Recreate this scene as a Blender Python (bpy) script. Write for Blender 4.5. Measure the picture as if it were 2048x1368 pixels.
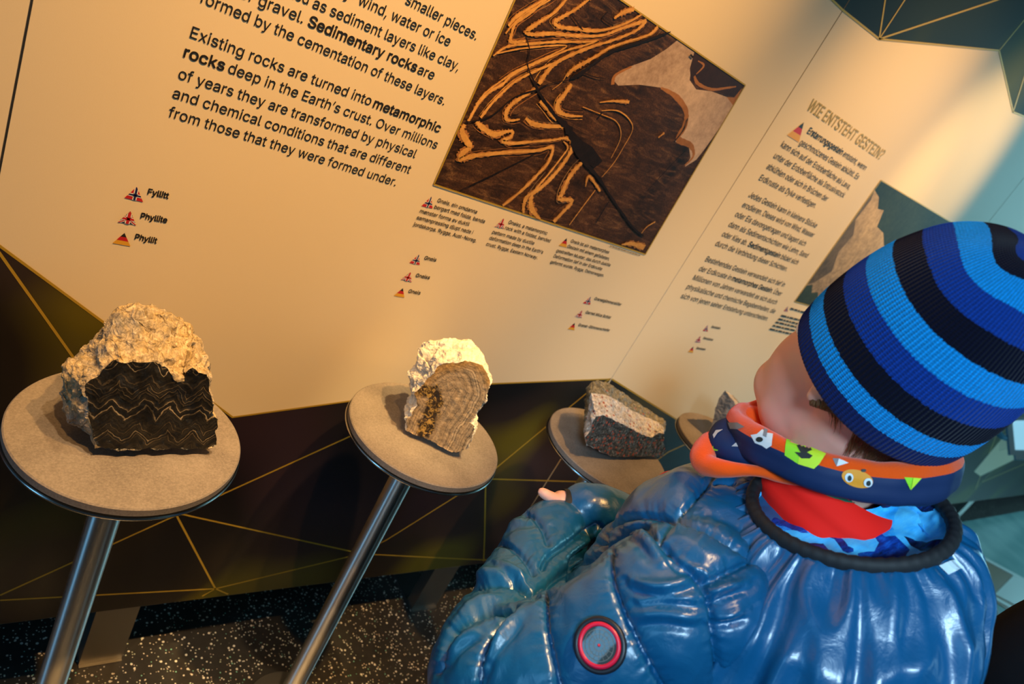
import bpy, bmesh, math, random
import numpy as np
from mathutils import Vector, Matrix, noise
random.seed(7)
C = bpy.context.scene.collection
scene = bpy.context.scene
for o in list(bpy.data.objects): bpy.data.objects.remove(o, do_unlink=True)

# ------------------------------------------------------------------ camera
FPX, PITCH, ROLL, YAW = 1442.21, 0.393282, 0.501426, 0.785666
CAM = Vector((0.0, -0.85, 1.263))
_cp, _sp = math.cos(PITCH), math.sin(PITCH)
FWD = Vector((math.sin(YAW)*_cp, math.cos(YAW)*_cp, -_sp))
_r = Vector((math.cos(YAW), -math.sin(YAW), 0)); _u = _r.cross(FWD)
RGT = math.cos(ROLL)*_r + math.sin(ROLL)*_u
UPV = -math.sin(ROLL)*_r + math.cos(ROLL)*_u
cd = bpy.data.cameras.new('camera'); cam = bpy.data.objects.new('camera', cd); C.objects.link(cam)
cam.matrix_world = Matrix(((RGT.x, UPV.x, -FWD.x, CAM.x), (RGT.y, UPV.y, -FWD.y, CAM.y), (RGT.z, UPV.z, -FWD.z, CAM.z), (0, 0, 0, 1)))
cd.sensor_width = 36; cd.lens = FPX/2048*36; cd.clip_start = 0.02; cd.clip_end = 60
cd.dof.use_dof = True; cd.dof.focus_distance = 0.84; cd.dof.aperture_fstop = 6.3
scene.camera = cam

# ------------------------------------------------------------------ view, world, lights
scene.view_settings.view_transform = 'Standard'; scene.view_settings.look = 'None'
scene.view_settings.exposure = 0.0; scene.view_settings.gamma = 1.0; scene.view_settings.use_curve_mapping = False
w = bpy.data.worlds.new('world'); scene.world = w; w.use_nodes = True
w.node_tree.nodes['Background'].inputs[0].default_value = (0.22, 0.42, 0.62, 1)
w.node_tree.nodes['Background'].inputs[1].default_value = 0.05

def aim(o, target):
    d = Vector(target) - o.location
    o.rotation_euler = d.to_track_quat('-Z', 'Y').to_euler()
def spot(name, loc, target, power, deg, blend=0.6, col=(1, .68, .34), rad=.025):
    l = bpy.data.lights.new(name, 'SPOT'); l.energy = power; l.spot_size = math.radians(deg); l.spot_blend = blend
    l.color = col; l.shadow_soft_size = rad
    o = bpy.data.objects.new(name, l); C.objects.link(o); o.location = loc; aim(o, target); return o
def window_light(name, loc, target, sx, sy, power, col):
    l = bpy.data.lights.new(name, 'AREA'); l.shape = 'RECTANGLE'; l.size = sx; l.size_y = sy; l.energy = power; l.color = col
    o = bpy.data.objects.new(name, l); C.objects.link(o); o.location = loc; aim(o, target); return o
spot('track_spot', (.62, -.78, 2.75), (.56, 0, 1.20), 250, 47, 1.0, (1, .53, .16))
spot('track_spot', (-.05, -.82, 2.75), (.02, 0, .98), 100, 54, 1.0, (1, .53, .16))
spot('track_spot', (2.0, -.80, 2.75), (1.87, 0, 1.36), 205, 18, 1.0, (1, .62, .22))
spot('track_spot', (1.45, -.75, 2.8), (1.48, 0, .92), 270, 33, 1.0, (1, .54, .17))
spot('track_spot', (.66, -.40, 2.7), (.63, -.13, .78), 240, 9, .7, (1, .68, .28))
spot('track_spot', (.42, -.10, 2.7), (.21, -.17, .7), 75, 13, .8, (1, .64, .27))
spot('track_spot', (1.0, -.5, 2.7), (1.03, -.17, .7), 42, 13, .8, (1, .64, .30))
spot('track_spot', (.25, -.75, 2.7), (.32, -.32, 0), 210, 24, .9, (1, .68, .36))
spot('added_cool_spot', (-1.0, -2.0, 2.3), (.72, -.70, .98), 330, 19, .45, (.50, .78, 1), .30)  # added cool key confined to the child, not a track fixture
window_light('daylight_window', (-3.4, -1.0, 1.1), (.3, -.55, .4), .8, 2.4, 26, (.22, .60, 1))
window_light('daylight_window', (3.6, -4.4, 2.6), (3.9, -1.0, .3), 2.6, 1.8, 26, (.42, .84, 1))
k = window_light('daylight_window', (7.6, -1.5, 1.7), (4.0, -1.2, .0), 2.2, 2.4, 34, (.36, .85, 1)); k.data.spread = math.radians(100)

# ------------------------------------------------------------------ helpers
def ray(px, py): return FWD + RGT*((px-1024)/FPX) - UPV*((py-684)/FPX)
def U(px, py, d): return CAM + ray(px, py)*d
def W(px, py, y=0.0):
    r = ray(px, py); return CAM + r*((y-CAM.y)/r.y)
def ONZ(px, py, z):
    r = ray(px, py); return CAM + r*((z-CAM.z)/r.z)
def plane_hit(px, py, p0, n):
    r = ray(px, py); return CAM + r*((Vector(p0)-CAM).dot(n)/r.dot(n))
_A = np.array([RGT[:], UPV[:], FWD[:]]); _c = np.array(CAM[:])
def project(V):
    q = (np.asarray(V)-_c) @ _A.T
    return np.stack([1024+FPX*q[:, 0]/q[:, 2], 684-FPX*q[:, 1]/q[:, 2]], -1)

def link(name, me, mats, parent=None, smooth=False):
    o = bpy.data.objects.new(name, me); C.objects.link(o)
    for m in (mats if isinstance(mats, (list, tuple)) else [mats]): me.materials.append(m)
    if smooth:
        for p in me.polygons: p.use_smooth = True
    if parent is not None:
        o.parent = parent; o.matrix_parent_inverse = Matrix.Translation(-parent.location) if parent.type == 'EMPTY' else Matrix.Identity(4)
    return o
def obj(name, bm, mats, parent=None, smooth=False):
    me = bpy.data.meshes.new(name); bm.to_mesh(me); bm.free(); return link(name, me, mats, parent, smooth)
def thing(name, label, cat, loc=(0, 0, 0), group=None):
    o = bpy.data.objects.new(name, None); C.objects.link(o); o.location = loc; o.empty_display_size = .05
    tag(o, label, cat, group); return o
def tag(o, label, cat, group=None):
    o['label'] = label; o['category'] = cat
    if group: o['group'] = group
    return o
def struct(name, bm, m):
    o = obj(name, bm, m); o['kind'] = 'structure'; return o
def bx(bm, lo, hi, mi=0):
    lo, hi = Vector(lo), Vector(hi)
    vs = [bm.verts.new((x, y, z)) for x in (lo.x, hi.x) for y in (lo.y, hi.y) for z in (lo.z, hi.z)]
    for f in ((0, 1, 3, 2), (4, 6, 7, 5), (0, 4, 5, 1), (2, 3, 7, 6), (0, 2, 6, 4), (1, 5, 7, 3)):
        bm.faces.new([vs[i] for i in f]).material_index = mi
def poly(bm, pts, mi=0):
    f = bm.faces.new([bm.verts.new(p) for p in pts]); f.material_index = mi; return f
def lathe(bm, prof, c, n=64, axis=None, mi=0):
    """prof: list of (radius, height) along axis from point c"""
    ax = Vector(axis or (0, 0, 1)).normalized(); a = ax.orthogonal().normalized(); b = ax.cross(a); c = Vector(c)
    rings = []
    for r, h in prof:
        if r < 1e-6: rings.append([bm.verts.new(c+ax*h)]); continue
        rings.append([bm.verts.new(c+ax*h+(a*math.cos(t)+b*math.sin(t))*r) for t in [2*math.pi*i/n for i in range(n)]])
    for A, B in zip(rings, rings[1:]):
        for i in range(n):
            j = (i+1) % n
            if len(A) == 1 and len(B) == 1: continue
            if len(A) == 1: f = bm.faces.new((A[0], B[i], B[j]))
            elif len(B) == 1: f = bm.faces.new((A[i], A[j], B[0]))
            else: f = bm.faces.new((A[i], A[j], B[j], B[i]))
            f.material_index = mi
def ribbon(bm, pts, width, y=None, mi=0):
    """flat ribbon along wall points (x,z plane), widths may vary"""
    P = [Vector((p.x, p.z)) for p in pts]; n = len(P)
    ws = width if isinstance(width, (list, tuple)) else [width]*n
    yy = pts[0].y if y is None else y
    L, Rr = [], []
    for i in range(n):
        t = (P[min(i+1, n-1)]-P[max(i-1, 0)])
        t = t.normalized() if t.length > 0 else Vector((1, 0)); nn = Vector((-t.y, t.x))
        a, b = P[i]+nn*ws[i]/2, P[i]-nn*ws[i]/2
        L.append(bm.verts.new((a.x, yy, a.y))); Rr.append(bm.verts.new((b.x, yy, b.y)))
    for i in range(n-1):
        bm.faces.new((L[i], Rr[i], Rr[i+1], L[i+1])).material_index = mi
def spline(pts, k=8):
    """catmull-rom through tuples"""
    P = [np.array(p, float) for p in pts]; out = []
    for i in range(len(P)-1):
        p0, p1, p2, p3 = P[max(i-1, 0)], P[i], P[i+1], P[min(i+2, len(P)-1)]
        for j in range(k):
            t = j/k
            out.append(.5*((2*p1)+(-p0+p2)*t+(2*p0-5*p1+4*p2-p3)*t*t+(-p0+3*p1-3*p2+p3)*t**3))
    out.append(P[-1]); return out

# ------------------------------------------------------------------ materials
def mat(name, col, rough=.5, metal=0, spec=.5, **kw):
    m = bpy.data.materials.new(name); m.use_nodes = True; b = m.node_tree.nodes['Principled BSDF']
    b.inputs['Base Color'].default_value = (*col, 1); b.inputs['Roughness'].default_value = rough
    b.inputs['Metallic'].default_value = metal; b.inputs['Specular IOR Level'].default_value = spec
    for k, v in kw.items(): b.inputs[k].default_value = v
    return m
def nd(m, t, **kw):
    n = m.node_tree.nodes.new(t)
    for k, v in kw.items():
        if k in n.inputs.keys(): n.inputs[k].default_value = v
        else: setattr(n, k, v)
    return n
def ln(m, a, b): m.node_tree.links.new(a, b)
def bsdf(m): return m.node_tree.nodes['Principled BSDF']
def ramp(m, fac, stops, interp='LINEAR'):
    r = nd(m, 'ShaderNodeValToRGB'); r.color_ramp.interpolation = interp; e = r.color_ramp.elements
    while len(e) < len(stops): e.new(.5)
    for el, (p, c) in zip(e, stops): el.position = p; el.color = (*c, 1)
    ln(m, fac, r.inputs[0]); return r.outputs[0]
def coords(m, scale=(1, 1, 1), rot=(0, 0, 0)):
    t = nd(m, 'ShaderNodeTexCoord'); mp = nd(m, 'ShaderNodeMapping'); mp.inputs['Scale'].default_value = scale; mp.inputs['Rotation'].default_value = rot
    ln(m, t.outputs['Object'], mp.inputs[0]); return mp.outputs[0]
def noise_tex(m, vec, scale, detail=4, rough=.5, dist=0):
    n = nd(m, 'ShaderNodeTexNoise'); n.inputs['Scale'].default_value = scale; n.inputs['Detail'].default_value = detail
    n.inputs['Roughness'].default_value = rough; n.inputs['Distortion'].default_value = dist; ln(m, vec, n.inputs['Vector']); return n.outputs[0]
def bump(m, h, strength=.3, dist=.001):
    b = nd(m, 'ShaderNodeBump'); b.inputs['Strength'].default_value = strength; b.inputs['Distance'].default_value = dist
    ln(m, h, b.inputs['Height']); ln(m, b.outputs[0], bsdf(m).inputs['Normal']); return b
def mix(m, fac, a, b, mode='MIX'):
    n = nd(m, 'ShaderNodeMix', data_type='RGBA', blend_type=mode)
    for s, v in ((n.inputs[0], fac), (n.inputs[6], a), (n.inputs[7], b)):
        if isinstance(v, (int, float)): s.default_value = v
        elif isinstance(v, tuple): s.default_value = (*v, 1)
        else: ln(m, v, s)
    return n.outputs[2]

M = {}
M['cream'] = m = mat('cream_laminate', (.80, .67, .46), .42, spec=.35)
v = coords(m); bump(m, noise_tex(m, v, 900, 2), .12, .0004)
M['edge'] = mat('board_edge', (.32, .30, .27), .5)
M['text'] = mat('black_print', (.012, .010, .009), .5)
M['gold'] = mat('gold_print', (.52, .34, .035), .38, .25)
M['goldtext'] = mat('gold_lettering', (.40, .27, .03), .4, .2)
M['facet'] = m = mat('dark_faceted_print', (.01, .01, .01), .33, spec=.45)
v = coords(m); f1 = noise_tex(m, v, 3.3, 1, .4); f2 = noise_tex(m, coords(m, (1, 1, 1), (1, 2, .5)), 2.6, 1, .4)
c1 = ramp(m, f1, [(.40, (.006, .005, .007)), (.56, (.018, .013, .008)), (.68, (.10, .082, .004))])
c2 = ramp(m, f2, [(.45, (0, 0, 0)), (.72, (.045, .022, .034))])
ln(m, mix(m, 1.0, c1, c2, 'ADD'), bsdf(m).inputs['Base Color'])
M['facet_green'] = m = mat('dark_green_faceted_print', (.01, .01, .01), .5, spec=.2)
v = coords(m); f1 = noise_tex(m, v, 3.0, 1, .4)
ln(m, ramp(m, f1, [(.35, (.004, .006, .007)), (.52, (.012, .018, .013)), (.68, (.065, .072, .006))]), bsdf(m).inputs['Base Color'])
M['red'] = mat('flag_red', (.50, .015, .02), .45); M['white'] = mat('flag_white', (.8, .78, .75), .45)
M['blue'] = mat('flag_blue', (.012, .018, .10), .45); M['black'] = mat('flag_black', (.01, .01, .01), .45); M['yellow'] = mat('flag_gold', (.70, .36, .03), .45)
M['steel'] = m = mat('brushed_steel', (.78, .77, .75), .22, 1)
v = coords(m, (1, 1, 60)); bump(m, noise_tex(m, v, 220, 2), .05, .0003)
M['pole'] = m = mat('brushed_pole_steel', (.80, .79, .77), .36, 1); bsdf(m).inputs['Anisotropic'].default_value = .92; bsdf(m).inputs['Anisotropic Rotation'].default_value = .25
tg = nd(m, 'ShaderNodeTangent', direction_type='RADIAL', axis='Z'); ln(m, tg.outputs[0], bsdf(m).inputs['Tangent'])
M['steel_dark'] = mat('dull_steel', (.30, .29, .27), .4, 1)
M['fibre'] = m = mat('fibre_board', (.36, .30, .25), .62, spec=.25)
v = coords(m); n1 = noise_tex(m, v, 420, 3, .7); n2 = noise_tex(m, v, 18, 3)
ln(m, mix(m, .55, ramp(m, n1, [(.3, (.09, .076, .068)), (.55, (.19, .162, .145)), (.8, (.32, .28, .25))]), ramp(m, n2, [(.3, (.12, .098, .082)), (.7, (.22, .185, .155))])), bsdf(m).inputs['Base Color'])
bump(m, n1, .15, .0004)
M['floor'] = m = mat('speckled_linoleum', (.03, .03, .032), .28, spec=.5)
v = coords(m); vo = nd(m, 'ShaderNodeTexVoronoi'); vo.inputs['Scale'].default_value = 210; ln(m, v, vo.inputs['Vector'])
vs = nd(m, 'ShaderNodeTexVoronoi'); vs.inputs['Scale'].default_value = 95; ln(m, v, vs.inputs['Vector'])
hue = nd(m, 'ShaderNodeSeparateColor'); ln(m, vo.outputs['Color'], hue.inputs[0])
def speck(voro, thr, pick):
    sc = nd(m, 'ShaderNodeSeparateColor'); ln(m, voro.outputs['Color'], sc.inputs[0])
    a = nd(m, 'ShaderNodeMath', operation='LESS_THAN'); ln(m, voro.outputs['Distance'], a.inputs[0]); a.inputs[1].default_value = thr
    b = nd(m, 'ShaderNodeMath', operation='GREATER_THAN'); ln(m, sc.outputs[pick], b.inputs[0]); b.inputs[1].default_value = .62
    c = nd(m, 'ShaderNodeMath', operation='MULTIPLY'); ln(m, a.outputs[0], c.inputs[0]); ln(m, b.outputs[0], c.inputs[1]); return c.outputs[0]
col = ramp(m, hue.outputs[1], [(.0, (.75, .72, .62)), (.5, (.55, .62, .50)), (.75, (.62, .50, .40)), (.9, (.25, .62, .50))], 'CONSTANT')
base = mix(m, noise_tex(m, v, 60, 3), (.022, .021, .02), (.045, .043, .04))
c1 = mix(m, speck(vo, .27, 0), base, col); c2 = mix(m, speck(vs, .22, 2), c1, (.72, .70, .62)); ln(m, c2, bsdf(m).inputs['Base Color'])

# ------------------------------------------------------------------ setting
bm = bmesh.new(); bx(bm, (-4, -5, -.05), (9, 2, 0)); struct('floor', bm, M['floor'])
M['dim_wall'] = mat('dark_grey_wall', (.05, .05, .055), .7); M['dim_ceiling'] = mat('dark_grey_ceiling', (.06, .06, .065), .8)
bm = bmesh.new(); bx(bm, (-4, 2, 0), (9, 2.1, 3.6)); struct('wall_back', bm, M['dim_wall'])
bm = bmesh.new(); bx(bm, (-4, -5, 3.6), (9, 2.1, 3.7)); struct('ceiling', bm, M['dim_ceiling'])

# ------------------------------------------------------------------ lettering
FONT = None
try:
    import os
    FONT = bpy.data.fonts.load(os.path.join(bpy.utils.system_resource('DATAFILES'), 'fonts', 'Inter.woff2'))
except Exception: FONT = None
from mathutils.geometry import delaunay_2d_cdt, interpolate_bezier
def outlines(txt):
    """outlines of a line of lettering: list of (outer, holes) polygons"""
    cu = bpy.data.curves.new('t', 'FONT'); cu.body = txt; cu.size = 1
    if FONT: cu.font = FONT
    o = bpy.data.objects.new('t', cu); C.objects.link(o); bpy.context.view_layer.update()
    oc = o.to_curve(bpy.context.evaluated_depsgraph_get()); P = []
    for sp in oc.splines:
        b = sp.bezier_points; n = len(b); pts = []
        for i in range(n):
            a, c = b[i], b[(i+1) % n]
            straight = (a.handle_right-a.co).cross(c.co-a.co).length < 1e-5 and (c.handle_left-c.co).cross(c.co-a.co).length < 1e-5
            pts += [a.co.xy] if straight else [q.xy for q in interpolate_bezier(a.co, a.handle_right, c.handle_left, c.co, 5)[:-1]]
        q = []
        for p in pts:
            if not q or (p-q[-1]).length > 1e-5: q.append(p.copy())
        if len(q) > 2: P.append(q)
    o.to_curve_clear(); bpy.data.objects.remove(o); bpy.data.curves.remove(cu)
    area = lambda q: sum(q[k].x*q[(k+1) % len(q)].y-q[(k+1) % len(q)].x*q[k].y for k in range(len(q)))/2
    A = [area(q) for q in P]; sg = math.copysign(1, A[max(range(len(P)), key=lambda k: abs(A[k]))]) if P else 1
    return P, sg
def embolden(q, d, sg):
    n = len(q); out = []
    for k in range(n):
        t = (q[(k+1) % n]-q[k]).normalized()+(q[k]-q[k-1]).normalized(); t = t.normalized() if t.length > 1e-6 else Vector((1, 0))
        out.append(q[k]+Vector((t.y, -t.x))*(d*sg))
    return out
CAPH = max(p.y for q in outlines('H')[0] for p in q)
def build_lines(name, lines, material, parent, y=-.0007):
    """lines: (text, pixel p0, pixel p1, boldness, cap height) fitted between the two wall points"""
    V, F = [], []
    for txt, p0, p1, bold, size in lines:
        P, sg = outlines(txt); a, b = W(*p0), W(*p1); t = (b-a); L = t.length; t = t/L; up = Vector((-t.z, 0, t.x))
        x0 = min(p.x for q in P for p in q); x1 = max(p.x for q in P for p in q); sx = L/(x1-x0); sy = size/CAPH
        P = [embolden(q, bold*CAPH, sg) if bold else q for q in P]
        vs, es, seg = [], [], []
        for q in P:
            k = len(vs); n = len(q); vs += q; es += [(k+i, k+(i+1) % n) for i in range(n)]; seg += [(q[i].x, q[i].y, q[(i+1) % n].x, q[(i+1) % n].y) for i in range(n)]
        ov, oe, of, _, _, _ = delaunay_2d_cdt(vs, es, [], 0, 1e-6); seg = np.array(seg)
        cen = np.array([[sum(ov[i].x for i in f)/len(f), sum(ov[i].y for i in f)/len(f)] for f in of])
        y0, y1 = seg[None, :, 1], seg[None, :, 3]; cx, cy = cen[:, 0:1], cen[:, 1:2]
        with np.errstate(divide='ignore', invalid='ignore'): xi = seg[None, :, 0]+(cy-y0)*(seg[None, :, 2]-seg[None, :, 0])/(y1-y0)
        wind = (((y0 <= cy) & (y1 > cy) & (xi > cx)).astype(int)-((y1 <= cy) & (y0 > cy) & (xi > cx)).astype(int)).sum(1); k = len(V)
        for p in ov:
            w_ = a+t*((p.x-x0)*sx)+up*(p.y*sy); V.append((w_.x, y, w_.z))
        for f, wn in zip(of, wind):
            if wn == 0: continue
            u, v, w_ = [V[k+i] for i in f[:3]]; cr = (v[0]-u[0])*(w_[2]-u[2])-(v[2]-u[2])*(w_[0]-u[0])
            F.append([k+i for i in (f if cr > 0 else f[::-1])])
    me = bpy.data.meshes.new(name); me.from_pydata(V, [], F); me.update()
    return link(name, me, material, parent)

def clip_tri(pts):
    """clip a 2-D polygon to the unit flag triangle"""
    tri = [(0, 0), (1, 0), (.5, 1)]
    for i in range(3):
        ax, ay = tri[i]; bx_, by = tri[(i+1) % 3]; out = []
        side = lambda p: (bx_-ax)*(p[1]-ay)-(by-ay)*(p[0]-ax)
        for j in range(len(pts)):
            p, q = pts[j], pts[(j+1) % len(pts)]; s, t = side(p), side(q)
            if s >= 0: out.append(p)
            if s*t < 0: k = s/(s-t); out.append((p[0]+(q[0]-p[0])*k, p[1]+(q[1]-p[1])*k))
        pts = out
        if len(pts) < 3: return []
    return pts
def bar(p, q, w):
    d = Vector((q[0]-p[0], q[1]-p[1])).normalized(); n = Vector((-d.y, d.x))*w/2
    return [(p[0]+n.x, p[1]+n.y), (p[0]-n.x, p[1]-n.y), (q[0]-n.x, q[1]-n.y), (q[0]+n.x, q[1]+n.y)]
FULL = [(0, 0), (1, 0), (1, 1), (0, 1)]
def flag(kind, ap, l, r, parent):
    A, Lp, Rp = W(*ap), W(*l), W(*r); bm = bmesh.new()
    def put(pts, mi, k):
        pts = clip_tri(pts)
        if len(pts) < 3: return
        out = []
        for s, t in pts:
            v = Lp+(Rp-Lp)*s+(A-(Lp+Rp)*.5)*t; v.y = -.0006-.00012*k; out.append(v)
        f = poly(bm, out, mi)
    if kind == 'no':
        put(FULL, 0, 0)
        for mi, wv, k in ((1, .22, 1), (2, .11, 2)):
            put(bar((.52, -1), (.52, 2), wv), mi, k); put(bar((-1, .36), (2, .36), wv*1.05), mi, k)
    elif kind == 'uk':
        put(FULL, 2, 0); c = (.5, .38)
        for mi, wv, k in ((1, .17, 1), (0, .07, 2)):
            put(bar((-.5, -.42), (1.5, 1.18), wv), mi, k); put(bar((-.5, 1.18), (1.5, -.42), wv), mi, k)
        for mi, wv, k in ((1, .27, 3), (0, .16, 4)):
            put(bar((.5, -1), (.5, 2), wv), mi, k); put(bar((-1, c[1]), (2, c[1]), wv), mi, k)
    else:
        put([(0, 0), (1, 0), (1, .34), (0, .34)], 4, 0); put([(0, .34), (1, .34), (1, .66), (0, .66)], 0, 0); put([(0, .66), (1, .66), (1, 1), (0, 1)], 3, 0)
    bmesh.ops.recalc_face_normals(bm, faces=bm.faces)
    for f in bm.faces:
        if f.normal.y > 0: f.normal_flip()
    return obj('flag_triangle', bm, [M['red'], M['white'], M['blue'], M['black'], M['yellow']], parent)

# ------------------------------------------------------------------ exhibition wall: separate panels on steel feet
ZB, ZT = .149, 2.35
SX = [-1.03, .0715, 1.1645, 2.263, 3.36, 4.46, 6.6]
PANELS = []
for i, (lab) in enumerate([
    'cream information panel at the far left edge of the exhibition wall',
    'cream information panel with large English text and folded gneiss photograph',
    'cream information panel with German heading and gravel slope photograph',
    'cream and dark information panel behind the boy, beyond the German one',
    'mostly dark information panel carrying the white tablet at the right edge',
    'dark information panel at the far right end of the exhibition wall']):
    t = thing('information_panel', lab, 'panel', ((SX[i]+SX[i+1])/2, 0, ZB), 'information panels of the exhibition wall'); PANELS.append(t)
    bm = bmesh.new(); bx(bm, (SX[i]+.0012, 0, ZB), (SX[i+1]-.0012, .04, ZT)); obj('board', bm, M['cream'], t)
    bm = bmesh.new(); bx(bm, (SX[i]-.0011, .0015, ZB), (SX[i]+.0011, .04, ZT)); obj('edge_trim', bm, M['steel_dark'] if i != 2 else M['edge'], t)
def foot(x0, x1, parent):
    bm = bmesh.new(); bx(bm, (x0, .006, .004), (x1, .034, ZB)); bx(bm, (x0, .0, 0), (x1, .12, .004))
    bmesh.ops.recalc_face_normals(bm, faces=bm.faces); obj('foot', bm, M['steel_dark'], parent)
fa, fb = W(152, 1340, .01), W(237, 1327, .01)
foot(fa.x, fb.x, PANELS[1]); foot(W(868, 1150).x, W(868, 1150).x+.07, PANELS[1])
foot(-.9, -.83, PANELS[0]); foot(1.5, 1.57, PANELS[2]); foot(2.1, 2.17, PANELS[2])
for k, x in ((3, 2.5), (3, 3.2), (4, 3.6), (4, 4.2), (5, 4.6), (5, 6.4)): foot(x, x+.09, PANELS[k])

YP = -.0003
def print_area(parent, polys, m, name='faceted_print'):
    bm = bmesh.new()
    for pts in polys: poly(bm, [Vector((p.x, YP, p.z)) for p in pts])
    for f in bm.faces:
        f.normal_update()
        if f.normal.y > 0: f.normal_flip()
    return obj(name, bm, m, parent)
def gold_lines(parent, segs, wd=.0032):
    for s in segs:
        bm = bmesh.new(); ribbon(bm, [W(*p) if isinstance(p, tuple) else p for p in s], wd, -.0006)
        for f in bm.faces:
            f.normal_update()
            if f.normal.y > 0: f.normal_flip()
        obj('gold_line', bm, M['gold'], parent)
V0, V1, V2, V3 = W(-8, 478), W(465, 834), W(938, 769), W(1215, 757)
V0.x = SX[1]+.002; V3.x = SX[2]-.002
print_area(PANELS[1], [[V0, V1, V2, V3, Vector((SX[2]-.0012, 0, ZB+.0005)), Vector((SX[1]+.0012, 0, ZB+.0005))]], M['facet'])
VL = V0.copy(); VL.x = SX[1]-.002
print_area(PANELS[0], [[VL, Vector((SX[1]-.0012, 0, ZB+.0005)), Vector((SX[0]+.0012, 0, ZB+.0005)), Vector((SX[0]+.0012, 0, .42))]], M['facet'])
gold_lines(PANELS[0], [[VL, Vector((SX[0]+.002, 0, .42))], [VL, Vector((-.5, 0, .16))]])
gl = [[V0, V1, V2, V3], [V0, (147, 715), (290, 925)], [(0, 1190), (707, 869), (850, 806)], [(705, 1112), (772, 1080), (960, 962), (1185, 776), V3], [(0, 1200), (430.6, 1177)],
      [(340, 1005), (358, 1040), (430.6, 1177)], [(300, 1013), (382, 1032), (705, 1103)], [(430.6, 1177), (705, 1111)], [(705, 1108), (756, 1109), (932, 1118), (1010, 1121)],
      [(404, 1192), (430.6, 1177), (456, 1188)], [(973, 900), (971, 970), (969, 1072), (967, 1122)], [(960, 957), (1155, 963), (1230, 968)]]
gold_lines(PANELS[1], gl)
T0, T1, T2, T3, T4, T5 = W(1600, -62), W(1692, 26), W(1758, 78), W(1998, 101), W(2026, 224), W(2080, 198)
T1.x = SX[2]
def top(x): return Vector((x, 0, ZT-.001))
print_area(PANELS[1], [[T1-Vector((.0012, 0, 0)), top(SX[2]-.0012), top(T0.x), T0]], M['facet_green'])
gold_lines(PANELS[1], [[T0, T1]])
V3b = V3.copy(); V3b.x = SX[2]+.002; V4 = W(1480, 918); V5 = Vector((2.2615, 0, .72))
print_area(PANELS[2], [[T1+Vector((.0012, 0, 0)), T2, T3, T4, Vector((SX[3]-.002, 0, T4.z+.05)), top(SX[3]-.002), top(SX[2]+.0012)]], M['facet_green'])
print_area(PANELS[2], [[V3b, V4, V5, Vector((SX[3]-.0012, 0, ZB+.0005)), Vector((SX[2]+.0012, 0, ZB+.0005))]], M['facet'])
gold_lines(PANELS[2], [[T1, T2, T3, T4, Vector((SX[3]-.002, 0, T4.z+.05))], [T2, (1770, 0), (1790, -90)], [T2, (1809, 0), (1890, -115)], [T2, (1993, 0), (2100, -40)], [T3, (2048, 40), (2100, -22)], [T4, (2048, 154), (2080, 60)],
                       [V3b, V4, V5], [(1225, 985), (1336, 904), (1500, 830)], [(1192, 985), (1200, 1001), (1260, 1120)], [(1230, 968), (1420, 985)]], .0036)
# the panels beyond the boy: dark print with cream facets and a few rows of small print
for k in (3, 4, 5):
    print_area(PANELS[k], [[Vector((SX[k]+.0012, 0, ZB+.0005)), Vector((SX[k+1]-.0012, 0, ZB+.0005)), Vector((SX[k+1]-.0012, 0, 1.02)), Vector((SX[k]+.0012, 0, .95))]], M['facet_green'])
    gold_lines(PANELS[k], [[Vector((SX[k], 0, .95)), Vector((SX[k+1], 0, 1.02))], [Vector((SX[k], 0, .3)), Vector((SX[k+1], 0, .85))], [Vector((SX[k]+.2, 0, .95)), Vector((SX[k+1], 0, .25))]], .005)
def cream_facet(pts, parent):
    bm = bmesh.new(); poly(bm, [Vector((W(*p).x, -.0009, W(*p).z)) for p in pts])
    for f in bm.faces:
        f.normal_update()
        if f.normal.y > 0: f.normal_flip()
    return obj('cream_facet', bm, M['cream'], parent)
cream_facet([(1948, 943), (1960.5, 952), (2031, 918), (2075, 898), (2075, 840), (2016, 862)], PANELS[4])
cream_facet([(2019, 820), (2024, 832), (2048, 821), (2085, 800), (2085, 730), (2046, 772)], PANELS[4])

def word_bars(name, rows, parent, h, seed):
    """rows of print too small to read: broken dark strokes"""
    rnd = random.Random(seed); bm = bmesh.new()
    for p0, p1 in rows:
        a, b = W(*p0), W(*p1); L = (b-a).length; s = 0
        while s < L:
            wl = min(L-s, rnd.uniform(.004, .016)*h/.0045)
            if wl > .001: ribbon(bm, [a+(b-a)*(s/L), a+(b-a)*((s+wl)/L)], h*.62, -.0012)
            s += wl+h*.45
    for f in bm.faces:
        f.normal_update()
        if f.normal.y > 0: f.normal_flip()
    return obj(name, bm, M['text'], parent)
word_bars('small_print', [((1998, 880+i*5), (2030, 872+i*5)) for i in range(5)], PANELS[4], .006, 3)

# ------------------------------------------------------------------ English panel: lettering
z1 = lambda x, y: (200+x/2.56, y/2.56)
z2 = lambda x, y: (200+x/2.926, 340+y/2.926)
z3 = lambda x, y: (760+x/3.938, 380+y/3.938)
z5 = lambda x, y: (1340+x/2.487, 170+y/2.487)
P1 = PANELS[1]; B = .035
S = .0122
build_lines('paragraph', [
    ('into', (746, -25), (793, -1), .006, S), ('smaller pieces.', z1(1560, 18), z1(1922, 205), .006, S),
    ('by', (672, -13), (700, 1), .006, S), ('wind, water or ice', z1(1318, 20), z1(1783, 237), .006, S),
    ('deposited', (500, -36), (615, 9), .006, S), ('as sediment layers like clay,', z1(1085, 38), z1(1830, 362), .006, S),
    ('or gravel.', (478, -6), (604, 46.5), .006, S), ('Sedimentary rocks', z1(1062, 132), z1(1612, 368), B, S), ('are', z1(1622, 374), z1(1702, 408), .006, S),
    ('formed by the cementation of these layers.', z1(505, 8), z1(1758, 538), .006, S)], M['text'], P1)
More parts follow.
